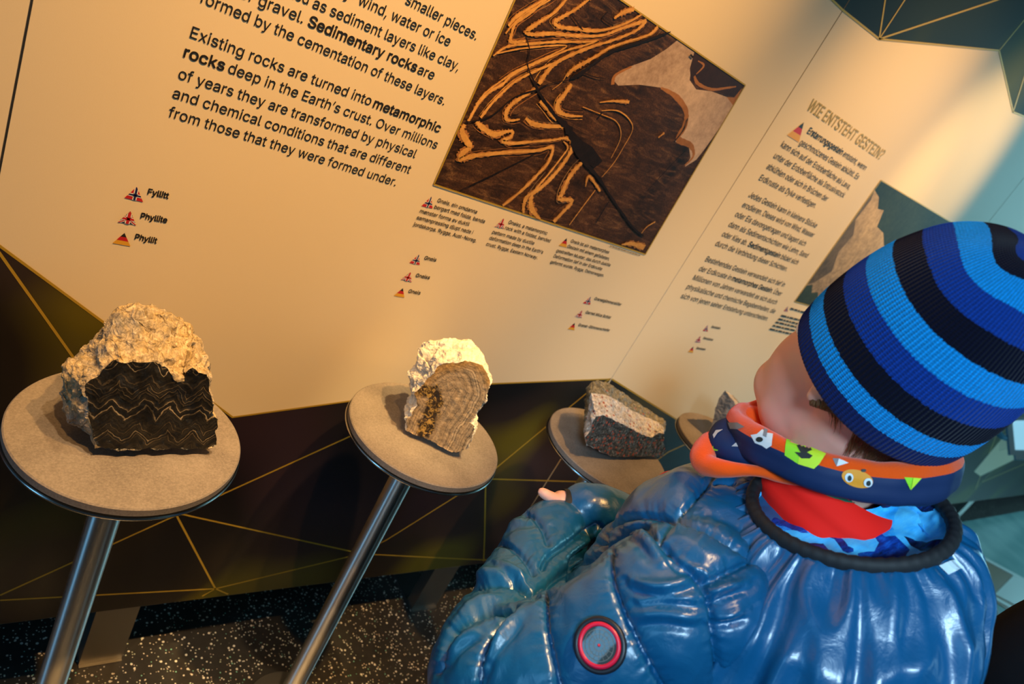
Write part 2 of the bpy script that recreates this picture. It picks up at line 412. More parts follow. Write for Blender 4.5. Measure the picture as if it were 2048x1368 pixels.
build_lines('paragraph', [
    ('Existing rocks are turned into', z1(458, 190), z1(1380, 540), .006, S), ('metamorphic', z1(1395, 548), z1(1733, 678), B, S),
    ('rocks', z1(425, 290), z1(630, 362), B, S), ('deep in the Earth\u2019s crust. Over millions', z1(652, 370), z1(1718, 762), .006, S),
    ('of years they are transformed by physical', z1(397, 400), z1(1610, 808), .006, S),
    ('and chemical conditions that are different', z1(368, 498), z1(1581, 888), .006, S),
    ('from those that they were formed under.', z1(345, 595), z1(1510, 952), .006, S)], M['text'], P1)
def rock_label(parent, z, entries, size, bold=.06):
    for kind, ap, l, r, txt, a, b in entries:
        t = build_lines('rock_label', [(txt, z(*a), z(*b), bold, size)], M['text'], parent)
        flag(kind, z(*ap), z(*l), z(*r), t)
rock_label(P1, z2, [('no', (215, 97), (142, 162), (252, 187), 'Fyllitt', (277, 140), (397, 166)),
    ('uk', (178, 239), (104, 303), (211, 322), 'Phyllite', (236, 281), (388, 308)),
    ('de', (143, 367), (72, 427), (178, 446), 'Phyllit', (202, 403), (328, 428))], .0073)
rock_label(P1, z2, [('no', (1866, 493), (1808, 543), (1870, 555), 'Gneis', (1895, 522), (1963, 535)),
    ('uk', (1817, 596), (1760, 640), (1822, 655), 'Gneiss', (1845, 624), (1925, 638)),
    ('de', (1772, 690), (1718, 735), (1780, 746), 'Gneis', (1802, 716), (1870, 728))], .0062, .035)
rock_label(P1, z3, [('no', (1658, 838), (1597, 890), (1655, 902), 'Granatglimmerskifer', (1683, 863), (1893, 911)),
    ('uk', (1590, 947), (1533, 995), (1588, 1006), 'Garnet Mica Schist', (1615, 970), (1811, 1013)),
    ('de', (1532, 1045), (1475, 1095), (1530, 1104), 'Granat-Glimmerschiefer', (1557, 1070), (1803, 1114))], .0062, .035)
def caption(parent, z, fl, lines, size):
    t = build_lines('caption', [(s, z(*a), z(*b), .025, size) for s, a, b in lines], M['text'], parent); flag(fl[0], z(*fl[1]), z(*fl[2]), z(*fl[3]), t)
SC = .0060
caption(P1, z3, ('no', (403, 50), (325, 125), (413, 145)), [('Gneis, ein omdanna', (448, 92), (757, 185)), ('bergart med folda, banda', (423, 143), (818, 260)),
    ('m\u00f8nster forma av duktil', (310, 176), (697, 282)), ('samanpressing djupt nede i', (285, 227), (725, 345)), ('jordskorpa. Rygge, Aust-Noreg.', (258, 280), (752, 410))], SC)
caption(P1, z3, ('uk', (973, 222), (903, 288), (974, 303)), [('Gneiss, a metamorphic', (1008, 262), (1310, 352)), ('rock with a folded, banded', (980, 306), (1335, 411)),
    ('pattern made by ductile', (880, 340), (1208, 430)), ('deformation deep in the Earth\u2019s', (857, 386), (1277, 500)), ('crust. Rygge, Eastern Norway.', (832, 434), (1235, 543))], SC)
caption(P1, z3, ('de', (1470, 377), (1405, 437), (1468, 452)), [('Gneis ist ein metamorphes', (1497, 410), (1797, 500)), ('Gestein mit einem gefalteten,', (1470, 452), (1800, 552)),
    ('gestreiften Muster, das durch duktile', (1385, 485), (1808, 601)), ('Deformation tief in der Erdkruste', (1362, 528), (1742, 631)), ('geformt wurde. Rygge, Ostnorwegen.', (1337, 574), (1757, 683))], SC)
word_bars('small_print', [(z3(1808, 437), z3(2045, 513))], P1, .0022, 5)

# ------------------------------------------------------------------ German panel: lettering
P2 = PANELS[2]; SG = .0119
h = build_lines('heading', [('WIE ENTSTEHT GESTEIN?', z5(678, 121), z5(1042, 373), .018, .0215)], M['goldtext'], P2)
flag('de', z5(665, 185), z5(582, 250), z5(640, 285), h)
build_lines('paragraph', [('Erstarrungsgestein', z5(680, 238), z5(850, 348), .035, SG), ('entsteht, wenn', z5(856, 352), z5(966, 425), .006, SG),
    ('geschmolzenes Gestein abk\u00fchlt. Es', z5(640, 295), z5(930, 470), .006, SG), ('kann sich auf der Erdoberfl\u00e4che als Lava,', z5(548, 305), z5(888, 519), .006, SG),
    ('unter der Erdoberfl\u00e4che als Intrusivstock', z5(512, 361), z5(860, 561), .006, SG), ('abk\u00fchlen oder sich in Br\u00fcchen der', z5(477, 414), z5(776, 579), .006, SG),
    ('Erdkruste als Dyke verfestigen.', z5(440, 471), z5(718, 612), .006, SG)], M['text'], P2)
build_lines('paragraph', [('Jedes Gestein kann in kleinere St\u00fccke', z5(388, 555), z5(722, 711), .006, SG), ('erodieren. Dieses wird von Wind, Wasser', z5(355, 605), z5(708, 758), .006, SG),
    ('oder Eis davongetragen und lagert sich', z5(320, 652), z5(667, 801), .006, SG), ('dann als Sedimentschichten wie Lehm, Sand', z5(288, 702), z5(678, 859), .006, SG),
    ('oder Kies ab.', z5(255, 750), z5(376, 797), .006, SG), ('Sedimentgestein', z5(385, 801), z5(540, 860), .035, SG), ('bildet sich', z5(547, 863), z5(630, 893), .006, SG),
    ('durch die Verbindung dieser Schichten.', z5(222, 797), z5(576, 926), .006, SG)], M['text'], P2)
build_lines('paragraph', [('Bestehendes Gestein verwandelt sich tief in', z5(172, 875), z5(563, 1004), .006, SG), ('der Erdkruste in', z5(140, 922), z5(297, 969), .006, SG), ('metamorphes Gestein', z5(303, 971), z5(499, 1032), .035, SG),
    ('. \u00dcber', z5(501, 1033), z5(548, 1049), .006, SG), ('Millionen von Jahren verwandelt es sich durch', z5(110, 967), z5(524, 1091), .006, SG),
    ('physikalische und chemische Begebenheiten, die', z5(78, 1012), z5(516, 1136), .006, SG), ('sich von jenen seiner Entstehung unterscheiden.', z5(50, 1058), z5(481, 1172), .006, SG)], M['text'], P2)
rock_label(P2, z5, [('no', (187, 1193), (162, 1222), (187, 1226), 'Sandstein', (203, 1206), (246, 1215)), ('uk', (150, 1248), (122, 1277), (150, 1281), 'Sandstone', (162, 1262), (210, 1272)),
    ('de', (115, 1300), (87, 1328), (114, 1332), 'Sandstein', (128, 1312), (172, 1320))], .0062, .035)
c = word_bars('caption', [(z5(598, 1110), z5(690, 1137)), (z5(552, 1145), z5(690, 1180)), (z5(538, 1162), z5(690, 1200)), (z5(525, 1178), z5(690, 1217)), (z5(510, 1195), z5(690, 1236)), (z5(495, 1212), z5(640, 1246))], P2, .0075, 9)
flag('no', z5(585, 1100), z5(565, 1124), z5(585, 1127), c)

# ------------------------------------------------------------------ the gneiss photograph
zp = lambda x, y: (860+x/2.631, y/2.631)
M['ph_base'] = m = mat('photo_dark_gneiss', (.1, .05, .03), .4, spec=.3)
v = coords(m, (1, 1, 1), (0, .75, 0)); n1 = noise_tex(m, v, 9, 6, .62, 1.2)
vs_ = coords(m, (3.2, 1, 16), (0, .62, 0)); n2 = noise_tex(m, vs_, 5, 6, .7, 1.5); n3 = noise_tex(m, v, 420, 2, .8)
ca = ramp(m, n2, [(.32, (.003, .002, .002)), (.45, (.022, .011, .008)), (.56, (.075, .036, .020)), (.70, (.26, .14, .065))])
cb = ramp(m, n1, [(.35, (.010, .007, .006)), (.62, (.12, .055, .028))])
cc = mix(m, .4, ca, cb); ln(m, mix(m, .75, cc, ramp(m, n3, [(.3, (.25, .25, .25)), (.7, (1.7, 1.6, 1.5))]), 'MULTIPLY'), bsdf(m).inputs['Base Color'])
def photo_mat(name, lo, hi, sc=300):
    m = mat(name, lo, .5, spec=.2); v = coords(m)
    n = noise_tex(m, v, sc, 4, .75); n2 = noise_tex(m, v, sc/14, 3, .6)
    ln(m, mix(m, .5, ramp(m, n, [(.32, lo), (.68, hi)]), ramp(m, n2, [(.35, lo), (.65, hi)])), bsdf(m).inputs['Base Color']); return m
M['ph_vein'] = photo_mat('photo_ochre_vein', (.42, .20, .045), (.80, .43, .12), 90)
M['ph_dark'] = photo_mat('photo_dark_crack', (.006, .004, .005), (.02, .012, .012), 160)
M['ph_pale'] = photo_mat('photo_pale_rock', (.26, .17, .13), (.72, .54, .42), 62)
M['ph_rust'] = photo_mat('photo_rusty_rock', (.24, .10, .03), (.46, .20, .07), 90)
M['ph_grey'] = photo_mat('photo_grey_streak', (.10, .07, .05), (.26, .19, .14), 120)
M['ph_maroon'] = photo_mat('photo_maroon_rock', (.015, .010, .016), (.05, .024, .022), 90)
QBL, QBR, QTR = W(867, 368), W(1290, 508), W(1490, 170); QTL = QBL+(QTR-QBR)
bm = bmesh.new(); LAY = [-.0004]
def layer(pts, mi, jag=0.0):
    LAY[0] -= .000012
    out = []
    for p in pts:
        q = W(*zp(*p[:2])); q.x = min(max(q.x, QBL.x+.0008), QBR.x-.0008); q.z = min(max(q.z, QBL.z-.012), QTL.z); q.y = LAY[0]; out.append(q)
    poly(bm, out, mi)
def vein(pts, mi=1, jag=.16, k=7, seed=0):
    LAY[0] -= .000012
    rnd = random.Random(len(pts)*31+int(pts[0][0])+seed); sp = spline(pts, k); P = []; ws = []
    for q in sp:
        a = W(*zp(q[0], q[1])); a.x = min(max(a.x, QBL.x+.001), QBR.x-.001); P.append(a)
        ws.append(max(q[2], 2)*rnd.uniform(1-jag, 1+jag)*.00025)
    ribbon(bm, P, ws, LAY[0], mi)
poly(bm, [Vector((p.x, -.0004, p.z)) for p in (QBL, QBR, QTR, QTL)], 0)
layer([(980, 385), (1050, 350), (1160, 310), (1240, 260), (1300, 212), (1390, 275), (1380, 330), (1365, 420), (1400, 470), (1480, 480), (1560, 510), (1600, 560), (1560, 620), (1490, 720), (1440, 790), (1400, 840), (1340, 878), (1370, 830), (1360, 760), (1290, 745), (1350, 660), (1355, 590), (1300, 520), (1210, 460), (1100, 445), (990, 450), (962, 420)], 3)
layer([(1390, 275), (1650, 447), (1600, 512), (1500, 475), (1420, 465), (1372, 420), (1366, 360)], 5)
layer([(1560, 510), (1600, 512), (1640, 465), (1600, 560)], 4)
for p in ([(1215, 462, 14), (1290, 505, 34), (1345, 580, 34), (1340, 660, 40), (1305, 730, 44), (1370, 765, 34), (1385, 820, 22), (1340, 870, 14)], [(960, 445, 26), (975, 395, 20), (1060, 350, 12)], [(1390, 400, 16), (1410, 440, 22), (1480, 470, 18), (1560, 462, 16), (1610, 455, 8)], [(1410, 320, 6), (1440, 345, 14), (1400, 390, 8)]): vein(p, 4)
VEINS = [
 [(410, 135, 12), (450, 88, 18), (520, 42, 14), (585, 3, 12), (640, -40, 12)], [(395, 175, 8), (440, 120, 8), (510, 62, 10), (600, 15, 8), (660, -25, 8)],
 [(720, -12, 14), (650, 65, 14), (580, 110, 16), (520, 150, 20), (505, 170, 18), (545, 180, 16), (640, 175, 18), (760, 186, 18), (900, 185, 15), (1000, 150, 15), (1090, 120, 18), (1135, 106, 16)],
 [(1135, 106, 20), (1080, 160, 15), (960, 210, 13), (860, 240, 15), (740, 287, 18), (660, 330, 22), (610, 380, 22), (570, 440, 26)],
 [(850, -15, 12), (810, 12, 14), (760, 50, 16), (690, 90, 18), (655, 115, 22), (680, 140, 18), (760, 150, 18), (870, 160, 16), (960, 145, 12), (1050, 110, 12), (1110, 75, 10)],
 [(610, -5, 10), (520, 70, 13), (450, 120, 14), (428, 170, 14), (425, 218, 18), (500, 215, 14)],
 [(330, 292, 7), (410, 242, 12), (560, 226, 12), (680, 218, 12), (820, 218, 11), (884, 211, 6), (800, 240, 10), (720, 262, 10), (600, 312, 12), (520, 346, 12), (430, 392, 14), (380, 440, 14), (310, 482, 14), (250, 545, 14), (198, 636, 12)],
 [(350, 280, 5), (470, 255, 8), (620, 240, 8), (716, 240, 6), (640, 285, 8), (540, 330, 8), (440, 377, 9), (370, 425, 8), (290, 485, 7), (238, 548, 6)],
 [(800, 262, 8), (680, 318, 12), (560, 368, 14), (450, 424, 14), (380, 484, 14), (320, 545, 15), (264, 617, 14)],
 [(560, 460, 14), (480, 510, 18), (430, 545, 20), (400, 585, 24), (400, 625, 20), (430, 632, 12), (470, 625, 8)],
 [(180, 652, 18), (165, 690, 28), (190, 740, 38), (208, 772, 26), (172, 800, 36), (160, 834, 30), (240, 816, 24), (400, 800, 18), (560, 790, 17), (640, 774, 18), (620, 850, 17), (560, 920, 18), (480, 1000, 16), (380, 1080, 14)],
 [(240, 638, 16), (275, 670, 28), (335, 705, 30), (400, 690, 18), (432, 690, 14), (420, 720, 18), (380, 737, 22), (420, 752, 18), (520, 745, 14), (640, 735, 13), (710, 725, 15), (747, 745, 24), (735, 800, 22), (690, 870, 22), (620, 950, 24), (560, 1000, 22), (510, 1030, 24), (490, 1080, 20), (490, 1118, 14)],
 [(700, 742, 6), (722, 775, 9), (690, 825, 10), (620, 915, 10), (560, 985, 14), (530, 1035, 24), (530, 1090, 32), (560, 1135, 22), (578, 1150, 8)],
 [(500, 620, 14), (540, 650, 26), (600, 660, 22), (700, 665, 18)],
 [(803, 848, 18), (760, 890, 26), (720, 950, 28), (690, 1020, 28), (680, 1045, 26), (745, 1055, 24), (700, 1110, 20), (648, 1165, 24)],
 [(575, 530, 14), (610, 570, 14), (640, 610, 12), (662, 632, 9)],
 [(742, 440, 18), (700, 500, 28), (670, 540, 28), (672, 580, 26), (720, 605, 16), (800, 610, 8)],
 [(1195, 138, 16), (1150, 180, 14), (1040, 215, 11), (940, 250, 13), (860, 300, 15), (780, 345, 24), (740, 370, 20), (718, 402, 10)],
 [(1045, 535, 18), (960, 530, 11), (890, 537, 5)], [(1230, 697, 12), (1198, 722, 7)], [(730, 1182, 4), (790, 1100, 6), (850, 1020, 6), (866, 998, 6)], [(815, 980, 6), (832, 925, 14), (870, 970, 16), (892, 1005, 12)], [(1005, 1285, 8), (1060, 1280, 30), (1125, 1300, 40)], [(1182, 1165, 10), (1140, 1190, 6), (1110, 1225, 4)], [(965, 95, 10), (1010, 65, 22), (1070, 45, 20)],
 [(900, 580, 4), (980, 580, 6), (1040, 620, 6), (1062, 680, 4), (1010, 780, 5), (960, 860, 4), (900, 930, 4)], [(800, 560, 3), (900, 600, 4), (980, 640, 4), (1000, 720, 4), (950, 830, 3)], [(640, 470, 3), (690, 430, 4), (720, 380, 5)]]
rnd_ = random.Random(21)
for q_ in VEINS[:18]:
    for k_ in range(4):
        off = rnd_.choice((-1, 1))*rnd_.uniform(9, 30); P_ = [np.array(p[:2], float) for p in q_]; o_ = []
        for i_ in range(len(P_)):
            t_ = P_[min(i_+1, len(P_)-1)]-P_[max(i_-1, 0)]; t_ = t_/(np.hypot(*t_)+1e-6); o_.append((*(P_[i_]+np.array((-t_[1], t_[0]))*off), rnd_.uniform(1.5, 4.5)))
        a_ = rnd_.randrange(0, max(1, len(o_)-3)); vein(o_[a_:a_+rnd_.randint(3, 6)], rnd_.choice((1, 4, 4, 2, 6)), .5, 7, k_)
for q_ in VEINS: vein([(x_, y_, w_*1.45) for x_, y_, w_ in q_], 4, .45, 9, 3)
for v_ in VEINS: vein(v_, 1, .28, 9)
layer([(690, 640), (740, 680), (800, 740), (850, 770), (905, 845), (860, 880), (800, 840), (750, 760), (720, 700)], 2)
for v_ in [[(180, 640, 6), (250, 630, 8), (330, 600, 9), (440, 510, 8), (560, 470, 12), (620, 440, 6), (720, 420, 4)],
 [(500, 190, 5), (520, 260, 6), (510, 340, 6), (545, 430, 10), (580, 500, 14), (650, 600, 20), (720, 670, 44), (770, 770, 56), (800, 840, 24), (880, 930, 20), (960, 1050, 16), (1060, 1190, 16), (1120, 1240, 14)],
 [(1262, 165, 8), (1150, 205, 18), (1040, 240, 16), (940, 275, 18), (860, 330, 20), (790, 385, 28), (735, 412, 14)], [(150, 1000, 5), (300, 930, 8), (440, 860, 6), (560, 800, 4)], [(870, 1170, 5), (920, 1085, 6), (950, 1040, 5)],
 [(930, 60, 5), (905, 95, 6), (960, 135, 4)], [(740, 75, 4), (780, 130, 6), (800, 155, 4)], [(900, 590, 12), (880, 620, 8)], [(800, 380, 5), (870, 405, 6), (920, 410, 4)], [(1280, 745, 10), (1330, 680, 8), (1352, 620, 8)], [(1365, 285, 12), (1380, 300, 12)], [(1140, 1000, 5), (1280, 850, 6), (1340, 790, 4)]]: vein(v_, 2, .3)
bmesh.ops.recalc_face_normals(bm, faces=bm.faces)
for f in bm.faces:
    f.normal_update()
    if f.normal.y > 0: f.normal_flip()
ph = obj('photograph', bm, [M['ph_base'], M['ph_vein'], M['ph_dark'], M['ph_pale'], M['ph_rust'], M['ph_maroon'], M['ph_grey']], P1)
bm = bmesh.new()
for a, b in ((QBL, QBR), (QBR, QTR), (QTR, QTL), (QTL, QBL)): ribbon(bm, [a, b], .0022, -.0013)
bmesh.ops.recalc_face_normals(bm, faces=bm.faces); obj('gold_border', bm, M['gold'], ph)
# the gravel slope photograph
RTL, RBL = W(1761, 360), W(1590, 603); RTL.x = RBL.x = (RTL.x+RBL.x)/2; wd = Vector((.485, 0, 0))
M['ph_gravel'] = photo_mat('photo_pale_gravel', (.10, .075, .05), (.62, .46, .29), 62)
M['ph_trees'] = photo_mat('photo_dark_trees', (.004, .008, .008), (.04, .055, .03), 70)
M['ph_soil'] = photo_mat('photo_brown_soil', (.05, .035, .02), (.20, .14, .08), 60)
bm = bmesh.new(); qq = lambda s, t, y: RBL+wd*s+(RTL-RBL)*t+Vector((0, y, 0))
poly(bm, [qq(s, t, -.0004) for s, t in ((0, 0), (1, 0), (1, 1), (0, 1))], 0)
rnd = random.Random(4)
edge = [(0, .93), (.08, .90), (.14, .83), (.2, .84), (.24, .72), (.33, .70), (.42, .62), (.55, .60), (.66, .50), (.8, .52), (1, .4)]
poly(bm, [qq(s+rnd.uniform(-.006, .006), t, -.0005) for s, t in [(0, 1), *edge, (1, 1)]], 1)
poly(bm, [qq(s, t, -.00055) for s, t in [(0, .93), (.03, .86), (.02, .7), (.09, .6), (.07, .45), (.13, .3), (.05, .18), (0, .15)]], 2)
poly(bm, [qq(s, t, -.0006) for s, t in [(0, 0), (0, .14), (.05, .16), (.09, .10), (.14, .12), (.2, .05), (.3, .06), (.34, 0)]], 1)
bmesh.ops.recalc_face_normals(bm, faces=bm.faces)
for f in bm.faces:
    f.normal_update()
    if f.normal.y > 0: f.normal_flip()
ph2 = obj('photograph', bm, [M['ph_gravel'], M['ph_trees'], M['ph_soil']], P2)
bm = bmesh.new()
for a, b in (((0, 0), (1, 0)), ((1, 0), (1, 1)), ((1, 1), (0, 1)), ((0, 1), (0, 0))): ribbon(bm, [qq(*a, -.001), qq(*b, -.001)], .0024, -.001)
obj('gold_border', bm, M['gold'], ph2)

# ------------------------------------------------------------------ display stands
DZ, DR = .680, .1203
DISC = [Vector((.2577*.85, .802*.85-.85, DZ)), Vector((.738*.85, .819*.85-.85, DZ)), Vector((1.189*.85, .774*.85-.85, DZ)), Vector((1.658*.85, .785*.85-.85, DZ))]
SL = ['round display stand on a steel pole, nearest the left, under the dark banded rock', 'round display stand on a slim steel pole under the curved gneiss rock',
      'round display stand on a steel pole under the garnet speckled rock, behind the hands', 'round display stand partly hidden by the neck warmer, under the pointed rock']
for c, lab in zip(DISC, SL):
    t = thing('display_stand', lab, 'stand', (c.x, c.y, 0), 'round rock stands')
    bm = bmesh.new(); lathe(bm, [(0, 0), (DR-.0015, 0), (DR, -.0015), (DR, -.0095), (DR-.001, -.0105), (0, -.0105)], c, 128); obj('disc_top', bm, M['fibre'], t)
    bm = bmesh.new(); lathe(bm, [(0, -.0106), (DR+.0012, -.0106), (DR+.0022, -.0115), (DR+.0022, -.0138), (DR+.0005, -.0150), (0, -.0150)], c, 128); obj('rim_plate', bm, M['steel'], t, True)
    bm = bmesh.new(); lathe(bm, [(.0182, -.0151), (.0182, .012-DZ)], c, 64); obj('pole', bm, M['pole'], t, True)
    bm = bmesh.new(); lathe(bm, [(0, .012-DZ), (.068, .012-DZ), (.07, .010-DZ), (.07, -DZ), (0, -DZ)], c, 64); obj('base_plate', bm, M['steel_dark'], t)

# ------------------------------------------------------------------ rocks
def fbm(p, oct=4, s=1.0, seed=0):
    q = Vector(p)*s+Vector((seed*7.3, seed*3.1, seed*1.7)); v = Vector((0, 0, 0)); a = 1
    for i in range(oct): v += noise.noise_vector(q)*a; q = q*2.03; a *= .52
    return v
def seg_dist(P, pts):
    """distance of points P (n,3) to a polyline, and the arc position"""
    best = np.full(len(P), 9.0); arc = np.zeros(len(P)); s0 = 0
    for a, b in zip(pts, pts[1:]):
        a = np.array(a[:]); d = np.array(b[:])-a; L = np.linalg.norm(d); t = np.clip(((P-a)@d)/(L*L+1e-12), 0, 1)
        r = np.linalg.norm(P-(a+t[:, None]*d), axis=1); k = r < best; best[k] = r[k]; arc[k] = s0+t[k]*L; s0 += L
    return best, arc
def build_rock(name, loops, mats, amps, label, group=None, cuts=5, cap_mi=None, seed=1, fs=60, floor_z=None, attrs=None, front_fan=True):
    """loops: list of equal-length 3-D loops from the front face backwards; strips between them take material 1.. ; the front is 0"""
    bm = bmesh.new(); L = [[bm.verts.new(p) for p in lp] for lp in loops]; n = len(L[0])
    f = bm.faces.new(L[0]); f.material_index = 0
    for k, (A, B) in enumerate(zip(L, L[1:])):
        for i in range(n):
            j = (i+1) % n; q = [A[i], B[i], B[j], A[j]]
            u = []
            for v in q:
                if v not in u: u.append(v)
            if len(u) > 2: bm.faces.new(u).material_index = k+1
    f = bm.faces.new(L[-1][::-1]); f.material_index = len(loops)-1 if cap_mi is None else cap_mi
    bmesh.ops.remove_doubles(bm, verts=bm.verts, dist=1e-5)
    bmesh.ops.recalc_face_normals(bm, faces=bm.faces)
    bmesh.ops.triangulate(bm, faces=bm.faces)
    for _ in range(8):
        es = [e for e in bm.edges if e.calc_length() > .0026*(6/cuts)]
        if not es: break
        bmesh.ops.subdivide_edges(bm, edges=es, cuts=1, use_grid_fill=False)
        bmesh.ops.triangulate(bm, faces=[f for f in bm.faces if len(f.verts) > 3])
    bm.normal_update()
    for v in bm.verts:
        mi = {f.material_index for f in v.link_faces}
        am = min(amps[i] for i in mi) if len(mi) == 1 else max(amps[i] for i in mi)*.6
        d = fbm(v.co, 5, fs, seed)*am
        if len(mi) == 1 and am > .002:
            rdg = 1-abs(noise.noise(v.co*fs*.8+Vector((seed, 0, 0)))); d += v.normal*(rdg-.6)*am*1.2
        v.co += d
        if floor_z is not None and v.co.z < floor_z: v.co.z = floor_z
    o = obj(name, bm, mats, None, False); me = o.data
    if attrs:
        co = np.empty(len(me.vertices)*3); me.vertices.foreach_get('co', co); co = co.reshape(-1, 3)
        for nm, vals in attrs(co).items():
            a = me.attributes.new(nm, 'FLOAT', 'POINT'); a.data.foreach_set('value', np.asarray(vals, dtype=np.float32))
    return o
def settle(o):
    """put the object's origin at its base so it can be moved about"""
    me = o.data; xs = [v.co for v in me.vertices]; c = Vector((sum(v.x for v in xs)/len(xs), sum(v.y for v in xs)/len(xs), min(v.z for v in xs)))
    me.transform(Matrix.Translation(-c)); o.location = c
def pin(c, z1, r, k):
    st = [o for o in C.objects if o.name.startswith('display_stand') and o.type == 'EMPTY'][k]
    bm = bmesh.new(); lathe(bm, [(0, z1-DZ), (r, z1-DZ), (r, 0), (0, 0)], (c.x, c.y, DZ), 24); obj('support_pin', bm, M['steel_dark'], st)

# -- dark banded phyllite with a rough golden top
q1 = lambda x, y: (x/2.85, 580+y/2.85)
zb = DZ+.011
A, B_ = ONZ(*q1(590, 912), zb), ONZ(*q1(1195, 907), zb)
ex = (B_-A); ex.z = 0; ex.normalize(); nf = Vector((ex.y, -ex.x, 0)); nf = (nf+Vector((0, 0, .20))).normalized()
if nf.dot(CAM-A) < 0: nf = -nf
back = Vector((-nf.x, -nf.y, 0)).normalized()
PR = [((590, 912), None), ((535, 850), (450, 830)), ((515, 760), (385, 765)), ((498, 680), (362, 690)), ((484, 592), (352, 610)), ((482, 553), (350, 470)), ((520, 520), (353, 432)), ((560, 488), (400, 402)),
      ((600, 440), (490, 352)), ((632, 405), (530, 305)), ((655, 394), (590, 225)), ((690, 408), (640, 150)), ((740, 412), (700, 105)), ((800, 410), (760, 78)), ((860, 410), (850, 92)), ((920, 432), (940, 105)),
      ((962, 452), (985, 150)), ((985, 495), (1012, 168)), ((1005, 522), (1050, 185)), ((1040, 518), (1085, 190)), ((1070, 470), (1105, 205)), ((1100, 437), (1122, 255)), ((1130, 474), (1150, 320)), ((1175, 485), (1168, 370)),
      ((1192, 520), (1186, 470)), ((1197, 580), None), ((1215, 700), None), ((1240, 770), None), ((1228, 880), None), ((1195, 908), None), ((1000, 915), None), ((800, 914), None)]
F = [plane_hit(*q1(*a), A, nf) for a, b in PR]; cF = sum(F, Vector())/len(F)
O = []
for i, (a, b) in enumerate(PR):
    if b is None: O.append(F[i]+back*.055+(cF-F[i])*.14)
    else:
        dd = .045 if i < 8 else (.050 if i < 21 else .052)
        O.append(plane_hit(*q1(*b), A+back*dd, nf))
BK = [p+back*.035+(cF+back*.05-p)*.35 for p in O]
for lp in (F, O, BK):
    for p in lp: p.z = max(p.z, zb)
def attr1(co):
    out = {}
    e = np.array(ex[:]); x = (co-np.array(A[:]))@e; z = co[:, 2]-A.z
    out['px'] = x; out['pz'] = z; return out
M['phy_cut'] = m = mat('cut_dark_phyllite', (.02, .018, .012), .42, spec=.5)
at = nd(m, 'ShaderNodeAttribute', attribute_name='px'); az = nd(m, 'ShaderNodeAttribute', attribute_name='pz')
cmb = nd(m, 'ShaderNodeCombineXYZ'); ln(m, at.outputs['Fac'], cmb.inputs[0]); ln(m, az.outputs['Fac'], cmb.inputs[1])
zz = nd(m, 'ShaderNodeTexWave', wave_type='BANDS', bands_direction='X', wave_profile='TRI'); zz.inputs['Scale'].default_value = 11; zz.inputs['Distortion'].default_value = 2.5; zz.inputs['Detail'].default_value = 2; zz.inputs['Detail Scale'].default_value = 3
ln(m, cmb.outputs[0], zz.inputs['Vector'])
nz = noise_tex(m, cmb.outputs[0], 26, 3, .6)
a1 = nd(m, 'ShaderNodeMath', operation='MULTIPLY_ADD'); ln(m, zz.outputs['Fac'], a1.inputs[0]); a1.inputs[1].default_value = .014; ln(m, az.outputs['Fac'], a1.inputs[2])
a2 = nd(m, 'ShaderNodeMath', operation='MULTIPLY_ADD'); ln(m, nz, a2.inputs[0]); a2.inputs[1].default_value = .022; ln(m, a1.outputs[0], a2.inputs[2])
a3 = nd(m, 'ShaderNodeMath', operation='MULTIPLY_ADD'); ln(m, noise_tex(m, cmb.outputs[0], 90, 3, .7), a3.inputs[0]); a3.inputs[1].default_value = .006; ln(m, a2.outputs[0], a3.inputs[2])
c1d = nd(m, 'ShaderNodeTexNoise', noise_dimensions='1D'); c1d.inputs['Scale'].default_value = 210; c1d.inputs['Detail'].default_value = 4; c1d.inputs['Roughness'].default_value = .75; ln(m, a3.outputs[0], c1d.inputs['W'])
lum = ramp(m, c1d.outputs[0], [(.40, (.006, .006, .005)), (.56, (.022, .018, .012)), (.63, (.12, .085, .045)), (.70, (.34, .27, .18))])
pat = ramp(m, noise_tex(m, cmb.outputs[0], 34, 3, .6), [(.40, (.15, .15, .15)), (.62, (1, 1, 1))])
ln(m, mix(m, 1, lum, pat, 'MULTIPLY'), bsdf(m).inputs['Base Color']); bump(m, c1d.outputs[0], .35, .0008)
M['phy_rough'] = m = mat('rough_phyllite', (.4, .36, .3), .5, spec=.5)
v = coords(m, (1.25, 1.25, .16)); n1 = noise_tex(m, v, 120, 5, .7, .8); n2 = noise_tex(m, coords(m), 22, 4, .6); n3 = noise_tex(m, coords(m), 420, 2, .7)
c = mix(m, .55, ramp(m, n1, [(.32, (.03, .026, .02)), (.46, (.22, .18, .13)), (.60, (.46, .39, .30)), (.74, (.80, .76, .70))]), ramp(m, n2, [(.35, (.13, .12, .11)), (.50, (.38, .26, .10)), (.7, (.50, .32, .08))]))
ln(m, mix(m, .6, c, ramp(m, n3, [(.3, (.5, .5, .5)), (.7, (1.5, 1.5, 1.5))]), 'MULTIPLY'), bsdf(m).inputs['Base Color']); bump(m, n1, .7, .0025)
r1 = build_rock('rock', [F, O, BK], [M['phy_cut'], M['phy_rough'], M['phy_rough']], [.0011, .0045, .0045], '', cuts=6, seed=2, fs=70, floor_z=zb, attrs=attr1)
tag(r1, 'large dark zigzag banded rock with rough golden top, on the nearest stand', 'rock', 'rock samples on the stands'); settle(r1); pin(cF+back*.03, zb+.002, .014, 0)

